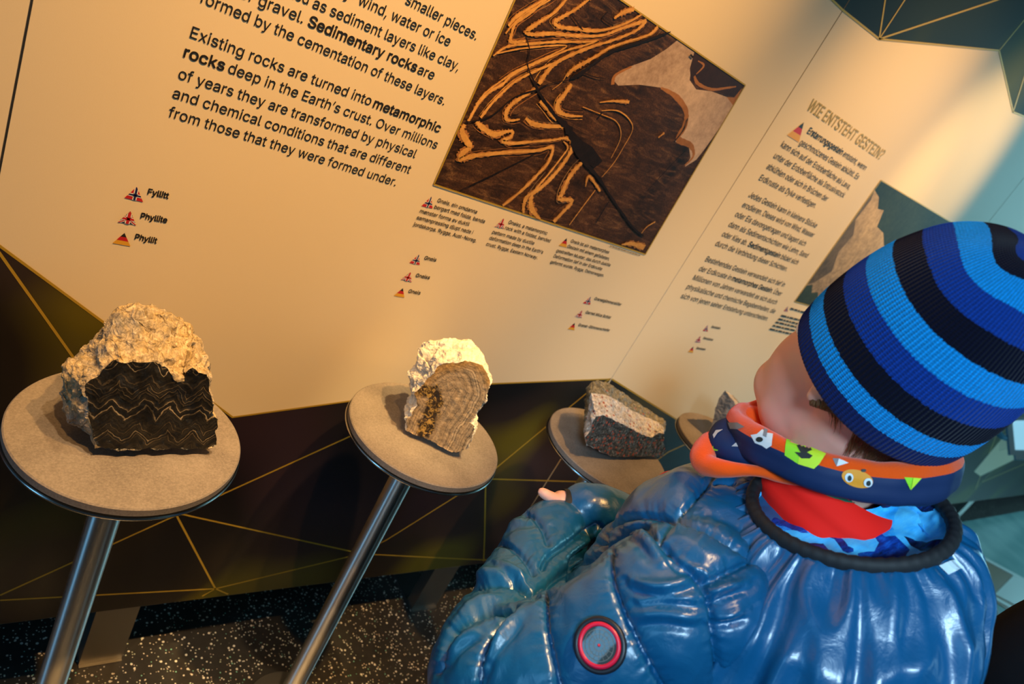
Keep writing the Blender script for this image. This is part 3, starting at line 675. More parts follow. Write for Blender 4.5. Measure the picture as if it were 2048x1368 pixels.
# -- gneiss with a curved banded cut face
q2 = lambda x, y: (660+x/3.8, 640+y/3.8)
zb = DZ+.008
A, B_ = ONZ(*q2(580, 842), zb), ONZ(*q2(950, 1015), zb)
ex = (B_-A); ex.z = 0; ex.normalize(); nf = Vector((ex.y, -ex.x, 0)); nf = (nf+Vector((0, 0, .12))).normalized()
if nf.dot(CAM-A) < 0: nf = -nf
back = Vector((-nf.x, -nf.y, 0)).normalized()
PR = [((580, 842), None), ((582, 765), (577, 640)), ((625, 700), (580, 610)), ((662, 650), (622, 568)), ((640, 562), (606, 470)), ((668, 535), (594, 385)), ((690, 508), (650, 345)), ((725, 468), (652, 300)), ((760, 428), (660, 262)), ((800, 400), (666, 225)), ((818, 360), (690, 190)),
      ((860, 333), (720, 170)), ((920, 325), (800, 158)), ((1000, 318), (870, 143)), ((1080, 313), (960, 150)), ((1125, 328), (1040, 152)), ((1155, 347), (1100, 188)), ((1180, 375), (1140, 225)), ((1198, 400), (1162, 270)), ((1213, 455), (1178, 330)),
      ((1212, 500), None), ((1204, 545), None), ((1180, 612), None), ((1155, 650), None), ((1128, 682), None), ((1098, 728), None), ((1062, 778), None), ((1105, 800), None), ((1080, 900), None), ((1032, 985), None), ((950, 1015), None), ((840, 962), None), ((730, 908), None)]
F = [plane_hit(*q2(*a), A, nf) for a, b in PR]; cF = sum(F, Vector())/len(F)
O = []
for i, (a, b) in enumerate(PR):
    if b is None: O.append(F[i]+back*.052+(cF-F[i])*.12)
    else: O.append(plane_hit(*q2(*b), A+back*(.052 if i > 8 else .036), nf))
BK = [p+back*.03+(cF+back*.05-p)*.25 for p in O]
for lp in (F, O, BK):
    for p in lp: p.z = max(p.z, zb)
sp2 = [plane_hit(*q2(*p), A, nf) for p in ((850, 520), (930, 470), (985, 480), (1000, 540), (960, 620), (900, 720), (840, 800), (800, 900), (760, 960))]
dk2 = [plane_hit(*q2(*p), A, nf) for p in ((710, 540), (800, 560), (790, 650), (745, 740), (700, 860))]
e1 = [plane_hit(*q2(*p), A, nf) for p in ((640, 560), (720, 460), (810, 370), (1080, 313), (1200, 400), (1213, 470))]
def attr2(co):
    d, s = seg_dist(co, sp2); k, _ = seg_dist(co, dk2); r, _ = seg_dist(co, e1)
    return {'band': d, 'dark': np.clip(1-k/.020, 0, 1), 'rust': np.clip(1-r/.018, 0, 1)}
M['gn_cut'] = m = mat('cut_banded_gneiss', (.4, .3, .2), .5, spec=.4)
ab = nd(m, 'ShaderNodeAttribute', attribute_name='band'); ad = nd(m, 'ShaderNodeAttribute', attribute_name='dark'); ar = nd(m, 'ShaderNodeAttribute', attribute_name='rust')
v = coords(m)
w1 = nd(m, 'ShaderNodeMath', operation='MULTIPLY_ADD'); ln(m, noise_tex(m, v, 40, 3, .6), w1.inputs[0]); w1.inputs[1].default_value = .010; ln(m, ab.outputs['Fac'], w1.inputs[2])
b1 = nd(m, 'ShaderNodeTexNoise', noise_dimensions='1D'); b1.inputs['Scale'].default_value = 260; b1.inputs['Detail'].default_value = 4; b1.inputs['Roughness'].default_value = .7; ln(m, w1.outputs[0], b1.inputs['W'])
gr = noise_tex(m, v, 300, 3, .8)
cbase = mix(m, .35, ramp(m, b1.outputs[0], [(.34, (.03, .018, .009)), (.44, (.20, .125, .06)), (.57, (.40, .265, .135)), (.70, (.62, .45, .25))]), ramp(m, gr, [(.3, (.10, .065, .03)), (.7, (.52, .37, .20))]))
dark = ramp(m, noise_tex(m, v, 130, 4, .7, 1.5), [(.38, (.012, .008, .004)), (.50, (.05, .025, .006)), (.60, (.42, .24, .05))])
rusty = ramp(m, gr, [(.3, (.20, .095, .015)), (.7, (.44, .24, .06))])
c2 = mix(m, ramp(m, ar.outputs['Fac'], [(.25, (0, 0, 0)), (.9, (.85, .85, .85))]), cbase, rusty)
dm = nd(m, 'ShaderNodeMath', operation='MULTIPLY_ADD'); ln(m, noise_tex(m, v, 60, 3, .6), dm.inputs[0]); dm.inputs[1].default_value = 1.5; ln(m, ad.outputs['Fac'], dm.inputs[2])
dmh = nd(m, 'ShaderNodeMath', operation='MULTIPLY'); ln(m, dm.outputs[0], dmh.inputs[0]); dmh.inputs[1].default_value = .5
ln(m, mix(m, ramp(m, dmh.outputs[0], [(.56, (0, 0, 0)), (.68, (1, 1, 1))]), c2, dark), bsdf(m).inputs['Base Color']); bump(m, gr, .25, .0006)
M['gn_rough'] = m = mat('rough_pale_gneiss', (.6, .55, .48), .6, spec=.35)
v = coords(m); n1 = noise_tex(m, v, 130, 5, .7); n2 = noise_tex(m, v, 40, 4, .65)
ln(m, mix(m, .5, ramp(m, n1, [(.30, (.10, .09, .09)), (.44, (.52, .44, .34)), (.7, (.86, .80, .68))]), ramp(m, n2, [(.32, (.16, .14, .13)), (.46, (.62, .52, .38)), (.7, (.80, .73, .58))])), bsdf(m).inputs['Base Color']); bump(m, n1, .6, .002)
r2 = build_rock('rock', [F, O, BK], [M['gn_cut'], M['gn_rough'], M['gn_rough']], [.0008, .0036, .0036], '', cuts=6, seed=5, fs=85, floor_z=zb, attrs=attr2)
tag(r2, 'brightly lit curved rock with hook shaped grey banding on its cut face', 'rock', 'rock samples on the stands'); settle(r2); pin(cF+back*.03, zb+.002, .012, 1)

# -- garnet mica schist: speckled dark front, white upper face, greenish ridge
q3 = lambda x, y: (1060+x/4.452, 720+y/4.452)
zb = DZ+.009
A, B_ = ONZ(*q3(510, 760), zb), ONZ(*q3(1180, 862), zb)
A = ONZ(*q3(740, 862), zb)
ex = (ONZ(*q3(1180, 862), zb)-ONZ(*q3(740, 862), zb)); ex.z = 0; ex.normalize()
ex = (ex*.5+Vector((1, 0, 0))*.5).normalized(); nf = Vector((ex.y, -ex.x, 0)); nf = (nf+Vector((0, 0, .15))).normalized()
if nf.dot(CAM-A) < 0: nf = -nf
back = Vector((-nf.x, -nf.y, 0)).normalized()
PR = [((740, 862), None, None), ((600, 800), (560, 770), (560, 770)), ((510, 752), (495, 700), (500, 690)), ((490, 690), (488, 640), (494, 600)), ((520, 655), (495, 520), (500, 500)), ((548, 620), (515, 480), (515, 390)), ((556, 545), (522, 380), (528, 262)), ((590, 500), (540, 292), (545, 225)),
      ((640, 496), (600, 300), (566, 200)), ((690, 506), (700, 312), (598, 184)), ((775, 545), (800, 375), (700, 205)), ((860, 592), (900, 440), (860, 315)), ((920, 625), (975, 480), (960, 382)), ((990, 660), (1060, 520), (1050, 442)), ((1045, 680), (1120, 545), (1120, 490)), ((1090, 690), (1165, 575), (1180, 528)), ((1140, 648), (1188, 600), (1196, 545)),
      ((1188, 656), (1192, 630), (1196, 600)), ((1190, 740), None, None), ((1214, 805), None, None), ((1180, 862), None, None), ((1050, 856), None, None), ((850, 872), None, None)]
F = [plane_hit(*q3(*a), A, nf) for a, b, c in PR]; cF = sum(F, Vector())/len(F)
O = [plane_hit(*q3(*b), A+back*.04, nf) if b else F[i]+back*.05+(cF-F[i])*.15 for i, (a, b, c) in enumerate(PR)]
O2 = [plane_hit(*q3(*c), A+back*.068, nf) if c else O[i]+back*.03+(cF+back*.05-O[i])*.12 for i, (a, b, c) in enumerate(PR)]
BK = [p+back*.02+(cF+back*.07-p)*.3 for p in O2]
for lp in (F, O, O2, BK):
    for p in lp: p.z = max(p.z, zb)
def schist(name, lo, mid, hi, sc, garn=.3):
    m = mat(name, mid, .5, spec=.5); v = coords(m); n = noise_tex(m, v, sc, 5, .75); n2 = noise_tex(m, v, sc*.3, 3, .6)
    c = mix(m, .5, ramp(m, n, [(.34, lo), (.5, mid), (.66, hi)]), ramp(m, n2, [(.35, lo), (.7, mid)]))
    vo = nd(m, 'ShaderNodeTexVoronoi'); vo.inputs['Scale'].default_value = 165; ln(m, v, vo.inputs['Vector']); sc_ = nd(m, 'ShaderNodeSeparateColor'); ln(m, vo.outputs['Color'], sc_.inputs[0])
    a = nd(m, 'ShaderNodeMath', operation='LESS_THAN'); ln(m, vo.outputs['Distance'], a.inputs[0]); a.inputs[1].default_value = .40
    b = nd(m, 'ShaderNodeMath', operation='LESS_THAN'); ln(m, sc_.outputs[0], b.inputs[0]); b.inputs[1].default_value = garn
    g = nd(m, 'ShaderNodeMath', operation='MULTIPLY'); ln(m, a.outputs[0], g.inputs[0]); ln(m, b.outputs[0], g.inputs[1])
    ln(m, mix(m, g.outputs[0], c, (.24, .055, .03)), bsdf(m).inputs['Base Color']); bump(m, n, .4, .001); return m
M['sch_dark'] = schist('dark_garnet_schist', (.008, .008, .008), (.035, .035, .034), (.34, .34, .32), 240, .45)
M['sch_pale'] = schist('pale_garnet_schist', (.09, .08, .075), (.52, .46, .40), (.88, .84, .80), 230, .16)
M['sch_green'] = schist('greenish_schist', (.02, .02, .014), (.17, .145, .09), (.50, .44, .32), 200, .03)
r3 = build_rock('rock', [F, O, O2, BK], [M['sch_dark'], M['sch_pale'], M['sch_green'], M['sch_green']], [.0010, .0022, .0030, .003], '', cuts=6, seed=8, fs=90, floor_z=zb)
tag(r3, 'block of rock with red speckled dark front and white upper face, beside the hands', 'rock', 'rock samples on the stands'); settle(r3); pin(cF+back*.03, zb+.002, .012, 2)

# -- pointed sandstone partly behind the neck warmer
zb = DZ
A = DISC[3]+Vector((-.02, -.02, 0)); nf = (CAM-A); nf.z = 0; nf = (nf.normalized()+Vector((0, 0, .1))).normalized(); back = Vector((-nf.x, -nf.y, 0)).normalized()
PR = [(1422, 866), (1427, 845), (1434, 815), (1441, 792), (1454, 776), (1466, 792), (1478, 810), (1487, 835), (1500, 870), (1505, 892), (1470, 900), (1440, 888)]
F = [plane_hit(*p, A, nf) for p in PR]; cF = sum(F, Vector())/len(F); lowz = min(p.z for p in F)
for p in F: p.z = zb+(p.z-lowz)*(1 if lowz > zb else 1)
O = [p+back*.05+(cF-p)*.35 for p in F]; BK = [p+back*.03+(cF+back*.05-p)*.35 for p in O]
for lp in (F, O, BK):
    for p in lp: p.z = max(p.z, zb)
M['sand'] = schist('grey_sandstone', (.08, .07, .06), (.24, .215, .19), (.40, .36, .31), 160, 0)
M['sand_pale'] = schist('pale_sandstone', (.22, .19, .16), (.42, .36, .31), (.58, .52, .46), 160, 0)
r4 = build_rock('rock', [F, O, BK], [M['sand'], M['sand_pale'], M['sand']], [.0016, .0022, .003], '', cuts=6, seed=11, fs=80, floor_z=zb)
tag(r4, 'small grey pointed rock half hidden by the orange neck warmer', 'rock', 'rock samples on the stands'); settle(r4)

# ------------------------------------------------------------------ the boy
from mathutils.bvhtree import BVHTree
def lframe(px, py):
    v = -ray(px, py).normalized(); r = (RGT-v*RGT.dot(v)).normalized(); u = v.cross(r); return r, u, v
def ball(bm, c, r, frame=None, sub=3):
    """ellipsoid; r = 3 radii along frame axes"""
    r = (r, r, r) if isinstance(r, (int, float)) else r; f = frame or (Vector((1, 0, 0)), Vector((0, 1, 0)), Vector((0, 0, 1)))
    k = bmesh.ops.create_icosphere(bm, subdivisions=sub, radius=1)
    for v in k['verts']: v.co = Vector(c)+f[0]*(v.co.x*r[0])+f[1]*(v.co.y*r[1])+f[2]*(v.co.z*r[2])
def worm(bm, pts, rad, step=.35, sub=2):
    """a chain of balls along a smooth path: grown into one skin afterwards"""
    sp = spline([(*p, r) for p, r in zip(pts, rad)], 24); last = None
    for q in sp:
        p = Vector(q[:3])
        if last is None or (p-last).length > step*q[3]: ball(bm, p, float(q[3]), None, sub); last = p
    ball(bm, Vector(sp[-1][:3]), float(sp[-1][3]), None, sub)
def loft(bm, rings, close=True, mi=None):
    R = [[bm.verts.new(p) for p in r] for r in rings]; n = len(R[0])
    for k, (A, B) in enumerate(zip(R, R[1:])):
        for i in range(n):
            f = bm.faces.new((A[i], A[(i+1) % n], B[(i+1) % n], B[i]))
            if mi: f.material_index = mi[k]
    if close: bm.faces.new(R[0][::-1]); bm.faces.new(R[-1])
    return R
def skin(bm, voxel, smooth=8, sub=0):
    """grow one continuous surface over the overlapping pieces"""
    bmesh.ops.recalc_face_normals(bm, faces=bm.faces)
    me = bpy.data.meshes.new('s'); bm.to_mesh(me); bm.free(); o = bpy.data.objects.new('s', me); C.objects.link(o)
    r = o.modifiers.new('r', 'REMESH'); r.mode = 'VOXEL'; r.voxel_size = voxel
    s = o.modifiers.new('s', 'SMOOTH'); s.factor = .5; s.iterations = smooth
    if sub: b = o.modifiers.new('b', 'SUBSURF'); b.levels = sub
    bpy.context.view_layer.update(); dg = bpy.context.evaluated_depsgraph_get()
    out = bpy.data.meshes.new_from_object(o.evaluated_get(dg)); bpy.data.objects.remove(o); bpy.data.meshes.remove(me); return out
def getco(me):
    a = np.empty(len(me.vertices)*3); me.vertices.foreach_get('co', a); return a.reshape(-1, 3)
def getno(me):
    a = np.empty(len(me.vertices)*3); me.vertex_normals.foreach_get('vector', a); return a.reshape(-1, 3)
def setco(me, co): me.vertices.foreach_set('co', co.ravel()); me.update()
def pdist(P, line):
    """pixel distance to a polyline plus arc position and signed side"""
    best = np.full(len(P), 1e9); arc = np.zeros(len(P)); side = np.zeros(len(P)); s0 = 0
    for a, b in zip(line, line[1:]):
        a = np.array(a, float); d = np.array(b, float)-a; L = np.hypot(*d)+1e-9; t = np.clip(((P-a)@d)/L**2, 0, 1)
        q = P-(a+t[:, None]*d); r = np.hypot(q[:, 0], q[:, 1]); k = r < best
        best[k] = r[k]; arc[k] = s0+t[k]*L; side[k] = np.sign(d[0]*q[k, 1]-d[1]*q[k, 0]); s0 += L
    return best, arc, side
def fnoise(co, s, seed=0, oct=2):
    return np.array([noise.fractal(Vector(p)*s+Vector((seed, seed*2.1, 0)), .8, 2.0, oct) for p in co])

SK = mat('skin', (.72, .40, .30), .5, spec=.4); bsdf(SK).inputs['Subsurface Weight'].default_value = .15; bsdf(SK).inputs['Subsurface Radius'].default_value = (.012, .004, .002); bsdf(SK).inputs['Subsurface Scale'].default_value = .6
v = coords(SK); ln(SK, ramp(SK, noise_tex(SK, v, 28, 3, .6), [(.3, (.70, .42, .33)), (.7, (.78, .40, .31))]), bsdf(SK).inputs['Base Color'])

B0 = U(1742, 765, .655); r_, u_, v_ = lframe(1742, 765)
AX = (r_*.658+u_*.579+v_*.48).normalized(); E1 = (r_*.66-u_*.75).normalized(); E1 = (E1-AX*E1.dot(AX)).normalized(); E2 = AX.cross(E1)
aa = math.radians(19); FR = -E1*math.cos(aa)+E2*math.sin(aa); LF = AX.cross(FR)
HF = (LF, FR, AX)
def hp(l, f, a): return B0+LF*l+FR*f+AX*a
NB = Vector((.70, -.626, 1.0)); FD = Vector((.34, .94, 0)).normalized(); LT = Vector((0, 0, 1)).cross(FD)   # body forward, body left
ROOT = thing('person', 'young child in a striped blue beanie and shiny blue padded jacket, seen from behind', 'person', (.71, -.64, 0))

# body: head with face, neck, trunk, legs and hands grown as one surface
bm = bmesh.new()
ball(bm, hp(0, 0, .035), (.070, .084, .085), HF, 4)
ball(bm, hp(0, .022, -.040), (.050, .064, .070), HF, 4)
ball(bm, hp(0, .045, -.080), (.036, .040, .030), HF)
for s in (1, -1):
    ball(bm, hp(s*.018, .022, -.072), (.028, .038, .040), HF); ball(bm, hp(s*.066, -.006, .010), (.008, .018, .028), HF); ball(bm, hp(s*.068, .000, -.013), (.0065, .009, .010), HF)
    ball(bm, hp(s*.026, .066, .006), (.020, .014, .010), HF)
worm(bm, [hp(0, .066, -.012), hp(0, .073, -.030), hp(0, .076, -.040)], [.009, .010, .011]); 
for s in (1, -1): ball(bm, hp(s*.009, .071, -.044), (.008, .008, .007), HF)
ball(bm, hp(0, .070, -.064), (.019, .012, .005), HF); ball(bm, hp(0, .068, -.073), (.016, .012, .006), HF)
worm(bm, [hp(0, -.018, -.03), hp(0, -.020, -.075), NB+Vector((0, 0, .01)), NB-Vector((0, 0, .06))], [.052, .047, .047, .06])
def sec(z, a, b, n=48, off=(0, 0), base=None):
    c = Vector((.71, -.64, z))+LT*off[0]+FD*off[1]
    return [c+LT*(a*math.copysign(abs(math.cos(t))**.85, math.cos(t)))+FD*(b*math.copysign(abs(math.sin(t))**.85, math.sin(t))) for t in [2*math.pi*i/n for i in range(n)]]
loft(bm, [sec(.97, .05, .045), sec(.93, .11, .06), sec(.80, .11, .075), sec(.6, .105, .075), sec(.52, .10, .07)])
SHL, SHR = U(1375, 1195, .645), Vector((.71, -.64, .905))-LT*.135
ELL = U(996, 1352, .725); HNL = U(1092, 1092, .945); HNR = U(1124, 1008, .965)
ELR = Vector((.925, -.50, .715))
worm(bm, [SHL, ELL, HNL], [.04, .032, .022]); worm(bm, [SHR, ELR, HNR], [.04, .032, .019])
for s in (1, -1):
    hip = Vector((.71, -.64, .53))+LT*(s*.06); kn = Vector((.71, -.64, .28))+LT*(s*.065)+FD*.015; an = Vector((.71, -.64, .07))+LT*(s*.07)
    worm(bm, [hip, kn, an, an+FD*.08-Vector((0, 0, .035))], [.065, .05, .036, .025])
# right hand: thumb free, four fingers slipped into the other sleeve
wr = HNR; pal = U(1112, 1034, .962)
worm(bm, [wr, U(1118, 1022, .963), pal], [.017, .017, .016])
worm(bm, [U(1120, 1001, .958), U(1103, 995, .951), U(1090, 988, .948), U(1084, 984, .948)], [.0088, .0082, .0078, .0066], .3)
for i, (x, y) in enumerate(((1124, 1030), (1116, 1037), (1108, 1041), (1100, 1042))):
    k = (.045, .050, .047, .038)[i]; a = U(x, y, .962+.004*i); d = (U(x-26, y+62, .95)-a).normalized()
    worm(bm, [a, a+d*k*.5, a+d*k+v_*.002], [.0072, .0068, .0056], .3)
hl = HNL
for i in range(4):
    a = hl+RGT*(.010*(i-1.5)); d = (U(1120, 1030, .95)-hl).normalized(); worm(bm, [hl, a+d*.03, a+d*(.05, .056, .053, .044)[i]], [.012, .0072, .006], .3)
worm(bm, [hl, hl-RGT*.02+UPV*.012, hl-RGT*.02+UPV*.03], [.012, .009, .007], .3)
me = skin(bm, .0026, 5); c_ = getco(me); ed_ = np.empty(len(me.edges)*2, dtype=np.int64); me.edges.foreach_get('vertices', ed_); ed_ = ed_.reshape(-1, 2)
msk = np.clip((c_[:, 2]-1.0)/.03, 0, 1)[:, None]*.6; cnt = np.bincount(ed_.ravel(), minlength=len(c_))[:, None]
for _ in range(26):
    sm_ = np.zeros_like(c_); np.add.at(sm_, ed_[:, 0], c_[ed_[:, 1]]); np.add.at(sm_, ed_[:, 1], c_[ed_[:, 0]]); c_ += (sm_/cnt-c_)*msk
setco(me, c_); body = link('body', me, SK, ROOT, True)
for s in (1, -1):
    bm = bmesh.new(); ball(bm, hp(s*.027, .066, -.004), .0115); e = obj('eye', bm, mat('eye_white', (.8, .8, .78), .2), ROOT, True)
    bm = bmesh.new(); ball(bm, hp(s*.027, .0745, -.004), (.005, .004, .005), HF); obj('iris', bm, mat('iris', (.05, .08, .12), .2), e, True)

# hair: short strands under the brim from ear to ear round the nape
M['hair'] = mat('brown_hair', (.17, .075, .032), .45, spec=.5)
bvh_body = BVHTree.FromPolygons([v.co[:] for v in me.vertices], [p.vertices[:] for p in me.polygons])
bm = bmesh.new(); rnd = random.Random(12)
def strand(p0, dirs, L, w):
    P = [p0]; n = 7
    for k in range(n):
        q = P[-1]+dirs(k/n)*(L/n); loc, no, _, _ = bvh_body.find_nearest(q); P.append(loc+no*(.0012+.0018*rnd.random()) if (loc-q).length < .02 else q)
    rg = []
    for k, p in enumerate(P):
        t = (P[min(k+1, n)]-P[max(k-1, 0)]).normalized(); s = t.cross((p-B0).normalized()); s = s.normalized() if s.length > 1e-4 else LF; o = t.cross(s); ww = w*(1-k/(n+.5))
        rg.append([bm.verts.new(p+s*ww), bm.verts.new(p+o*ww*.7), bm.verts.new(p-s*ww), bm.verts.new(p-o*ww*.7)])
    for a, b in zip(rg, rg[1:]):
        for i in range(4): bm.faces.new((a[i], a[(i+1) % 4], b[(i+1) % 4], b[i]))
for k in range(1900):
    ph = rnd.uniform(-1, 1)*math.radians(82); a0 = rnd.uniform(-.035, .022)+.012*math.cos(ph)
    d0 = -FR*math.cos(ph)+LF*math.sin(ph); st = B0+AX*a0+d0*.12; loc, no, _, _ = bvh_body.find_nearest(st)
    if loc is None: continue
    sw = rnd.uniform(-.35, .35)
    back_ = -FR*(.55*abs(math.sin(ph))); Ld = rnd.uniform(.028, .052)*(1 if abs(ph) < 1.3 else .62)
    strand(loc+no*.001, lambda t, sw=sw, b=back_, d0=d0: (-AX+b+LF*(sw*t)).normalized(), Ld, .00085)
obj('hair', bm, M['hair'], ROOT, True)

# striped beanie
prof = [(.90, .004), (.945, -.001), (.975, .002), (.985, .012), (.990, .03), (.975, .055), (.940, .08), (.88, .105), (.795, .127), (.70, .145), (.585, .159), (.45, .170), (.31, .177), (.16, .181), (.05, .1825)]
sp = spline(prof, 9); arcs = [0]
for a, b in zip(sp, sp[1:]): arcs.append(arcs[-1]+math.hypot((b[0]-a[0])*.095, b[1]-a[1]))
a_off = arcs[18]; NS = 420; V, F, AR, AN = [], [], [], []
RA, RB = .0905, .084
for (s, h), ar in zip(sp, arcs):
    for i in range(NS):
        t = 2*math.pi*i/NS; crown = max(0, (ar-a_off-.095)/.12)
        lob = 1-.05*min(1, crown)*abs(math.cos(2*t+.5))**6
        rr = s*lob*(1+.0035*math.sin(t*140/1))
        p = B0+E1*(RA*rr*math.cos(t)+.003)+E2*(RB*rr*math.sin(t))+AX*(h*.93+.004+.004*math.sin(2*t+1)*s)
        V.append(p[:]); AN.append(t); AR.append(ar-a_off+(.013*min(1, crown))*abs(math.cos(2*t+.5))**3)
n = len(sp)
for k in range(n-1):
    for i in range(NS): F.append((k*NS+i, k*NS+(i+1) % NS, (k+1)*NS+(i+1) % NS, (k+1)*NS+i))
F.append(tuple((n-1)*NS+i for i in range(NS)))
me = bpy.data.meshes.new('beanie'); me.from_pydata(V, [], F); me.update()
for nm, vals in (('arc', AR), ('ang', AN)):
    a = me.attributes.new(nm, 'FLOAT', 'POINT'); a.data.foreach_set('value', np.array(vals, dtype=np.float32))
M['knit'] = m = mat('striped_knit', (.1, .1, .1), .85, spec=.15); bsdf(m).inputs['Sheen Weight'].default_value = .05
at = nd(m, 'ShaderNodeAttribute', attribute_name='arc'); an = nd(m, 'ShaderNodeAttribute', attribute_name='ang')
nj = noise_tex(m, coords(m), 400, 2, .7); j = nd(m, 'ShaderNodeMath', operation='MULTIPLY_ADD'); ln(m, nj, j.inputs[0]); j.inputs[1].default_value = .0035; ln(m, at.outputs['Fac'], j.inputs[2])
sc = nd(m, 'ShaderNodeMath', operation='MULTIPLY'); ln(m, j.outputs[0], sc.inputs[0]); sc.inputs[1].default_value = 4.0
DK, LI, BK_, RO = (.003, .018, .13), (.002, .36, .95), (.001, .002, .016), (.002, .05, .36)
edges = [0, .017, .037, .061, .086, .111, .136, .161, .185, .206, .226]; cols = [DK, LI, BK_, RO, LI, BK_, RO, LI, BK_, RO, LI]
colr = ramp(m, sc.outputs[0], [((e+.00175)*4 if i else 0, c) for i, (e, c) in enumerate(zip(edges, cols))], 'CONSTANT')
sn = nd(m, 'ShaderNodeMath', operation='MULTIPLY'); ln(m, an.outputs['Fac'], sn.inputs[0]); sn.inputs[1].default_value = 140
si = nd(m, 'ShaderNodeMath', operation='SINE'); ln(m, sn.outputs[0], si.inputs[0])
rw = nd(m, 'ShaderNodeMath', operation='MULTIPLY'); ln(m, at.outputs['Fac'], rw.inputs[0]); rw.inputs[1].default_value = 2600
rs = nd(m, 'ShaderNodeMath', operation='SINE'); ln(m, rw.outputs[0], rs.inputs[0])
hh = nd(m, 'ShaderNodeMath', operation='MULTIPLY_ADD'); ln(m, rs.outputs[0], hh.inputs[0]); hh.inputs[1].default_value = .25; ln(m, si.outputs[0], hh.inputs[2])
rib = ramp(m, si.outputs[0], [(0, (.55, .55, .55)), (.6, (1, 1, 1))])
fz = ramp(m, noise_tex(m, coords(m), 900, 2, .8), [(.3, (.7, .7, .7)), (.7, (1.25, 1.25, 1.25))])
ln(m, mix(m, 1, mix(m, .8, colr, rib, 'MULTIPLY'), fz, 'MULTIPLY'), bsdf(m).inputs['Base Color']); bump(m, hh.outputs[0], .6, .0012)
hat = link('beanie', me, M['knit'], ROOT, True)

# padded jacket: trunk and both sleeves as one surface, quilted along its seams
bm = bmesh.new()
loft(bm, [sec(.985, .070, .062, off=(0, -.005)), sec(.972, .105, .082, off=(0, -.002)), sec(.950, .148, .107, off=(0, .001)), sec(.905, .164, .127, off=(0, .004)), sec(.84, .164, .138, off=(0, .006)), sec(.74, .162, .144, off=(0, .008)), sec(.62, .165, .135, off=(0, 0)), sec(.53, .168, .125), sec(.50, .155, .105)])
worm(bm, [SHL-LT*.035-Vector((0, 0, .012)), SHL, U(1200, 1310, .668), ELL, ELL*.55+HNL*.45-Vector((0, 0, .004)), HNL*.9+ELL*.1, U(1104, 1074, .945)], [.060, .068, .068, .066, .060, .054, .044], .16, 3)
worm(bm, [SHR+LT*.01, SHR-LT*.03+Vector((0, 0, -.03)), ELR*.5+SHR*.5-LT*.02, ELR, ELR*.45+HNR*.55, U(1206, 1036, .980), U(1172, 1018, .972)], [.080, .080, .068, .062, .050, .038, .030], .16, 3)
me = skin(bm, .0042, 10, 1)
co = getco(me); no = getno(me); px = project(co); vw = -((co-_c)/np.linalg.norm(co-_c, axis=1)[:, None]); facing = np.clip(((no*vw).sum(1)+.15)/.3, 0, 1)
z6 = lambda pts: [(860+x/3.053, 920+y/3.053) for x, y in pts]
z7 = lambda pts: [(1440+x/2.923, 900+y/2.923) for x, y in pts]
SEAMS = [z6(p) for p in (
 [(380, 380), (425, 360), (500, 338), (580, 335), (640, 360), (690, 430), (720, 520)], [(250, 600), (275, 570), (330, 530), (400, 512), (480, 530), (560, 590), (610, 660), (630, 700)],
 [(40, 980), (60, 930), (150, 850), (250, 800), (380, 770), (500, 770), (570, 800), (610, 840)], [(60, 1300), (80, 1240), (110, 1120), (180, 1020), (270, 970), (370, 940), (480, 930)], [(300, 1400), (315, 1300), (335, 1200), (370, 1110), (400, 1040), (520, 930)],
 [(1130, 530), (1112, 640), (1125, 760), (1170, 900), (1250, 1080), (1330, 1230), (1430, 1400)], [(640, 850), (705, 800), (715, 950), (730, 1100), (760, 1230), (800, 1400)], [(705, 800), (760, 735), (900, 650), (1050, 590), (1130, 535)],
 [(1760, 60), (1720, 110), (1650, 210), (1560, 310), (1500, 375), (1440, 440), (1400, 520)], [(1060, 430), (1200, 362), (1330, 350), (1440, 368), (1540, 382), (1700, 440), (1850, 530), (1980, 610)],
 [(1060, 430), (1075, 480), (1070, 540)], [(860, 660), (880, 600), (960, 540), (1060, 500)], [(690, 660), (720, 600), (820, 530), (900, 470), (1010, 395), (1060, 430)],
 [(1400, 520), (1470, 580), (1520, 640), (1600, 700), (1660, 790), (1700, 880), (1720, 1000), (1745, 1200), (1750, 1400)], [(1640, 775), (1750, 720), (1850, 670), (1990, 610)], [(1130, 540), (1230, 440), (1330, 430), (1400, 520)], [(1740, 140), (1800, 135), (1850, 140)])]
SEAMS += [z7(p) for p in ([(-10, 1285), (200, 1275), (420, 1250)],)]
dmin = np.full(len(co), 1e9); disp = np.zeros(len(co)); pk = np.zeros(len(co))
for k, s in enumerate(SEAMS):
    d, a, _ = pdist(px, [tuple(q) for q in spline(s, 6)]); dmin = np.minimum(dmin, d)
    pk += np.exp(-(d/24)**2)*(np.sin(a*.42+2.2*np.sin(a*.09+k))*.6+np.sin(a*.23+k)*.5)
puff = .0075*(1-np.exp(-dmin/26))-.0055*np.exp(-(dmin/5)**2)
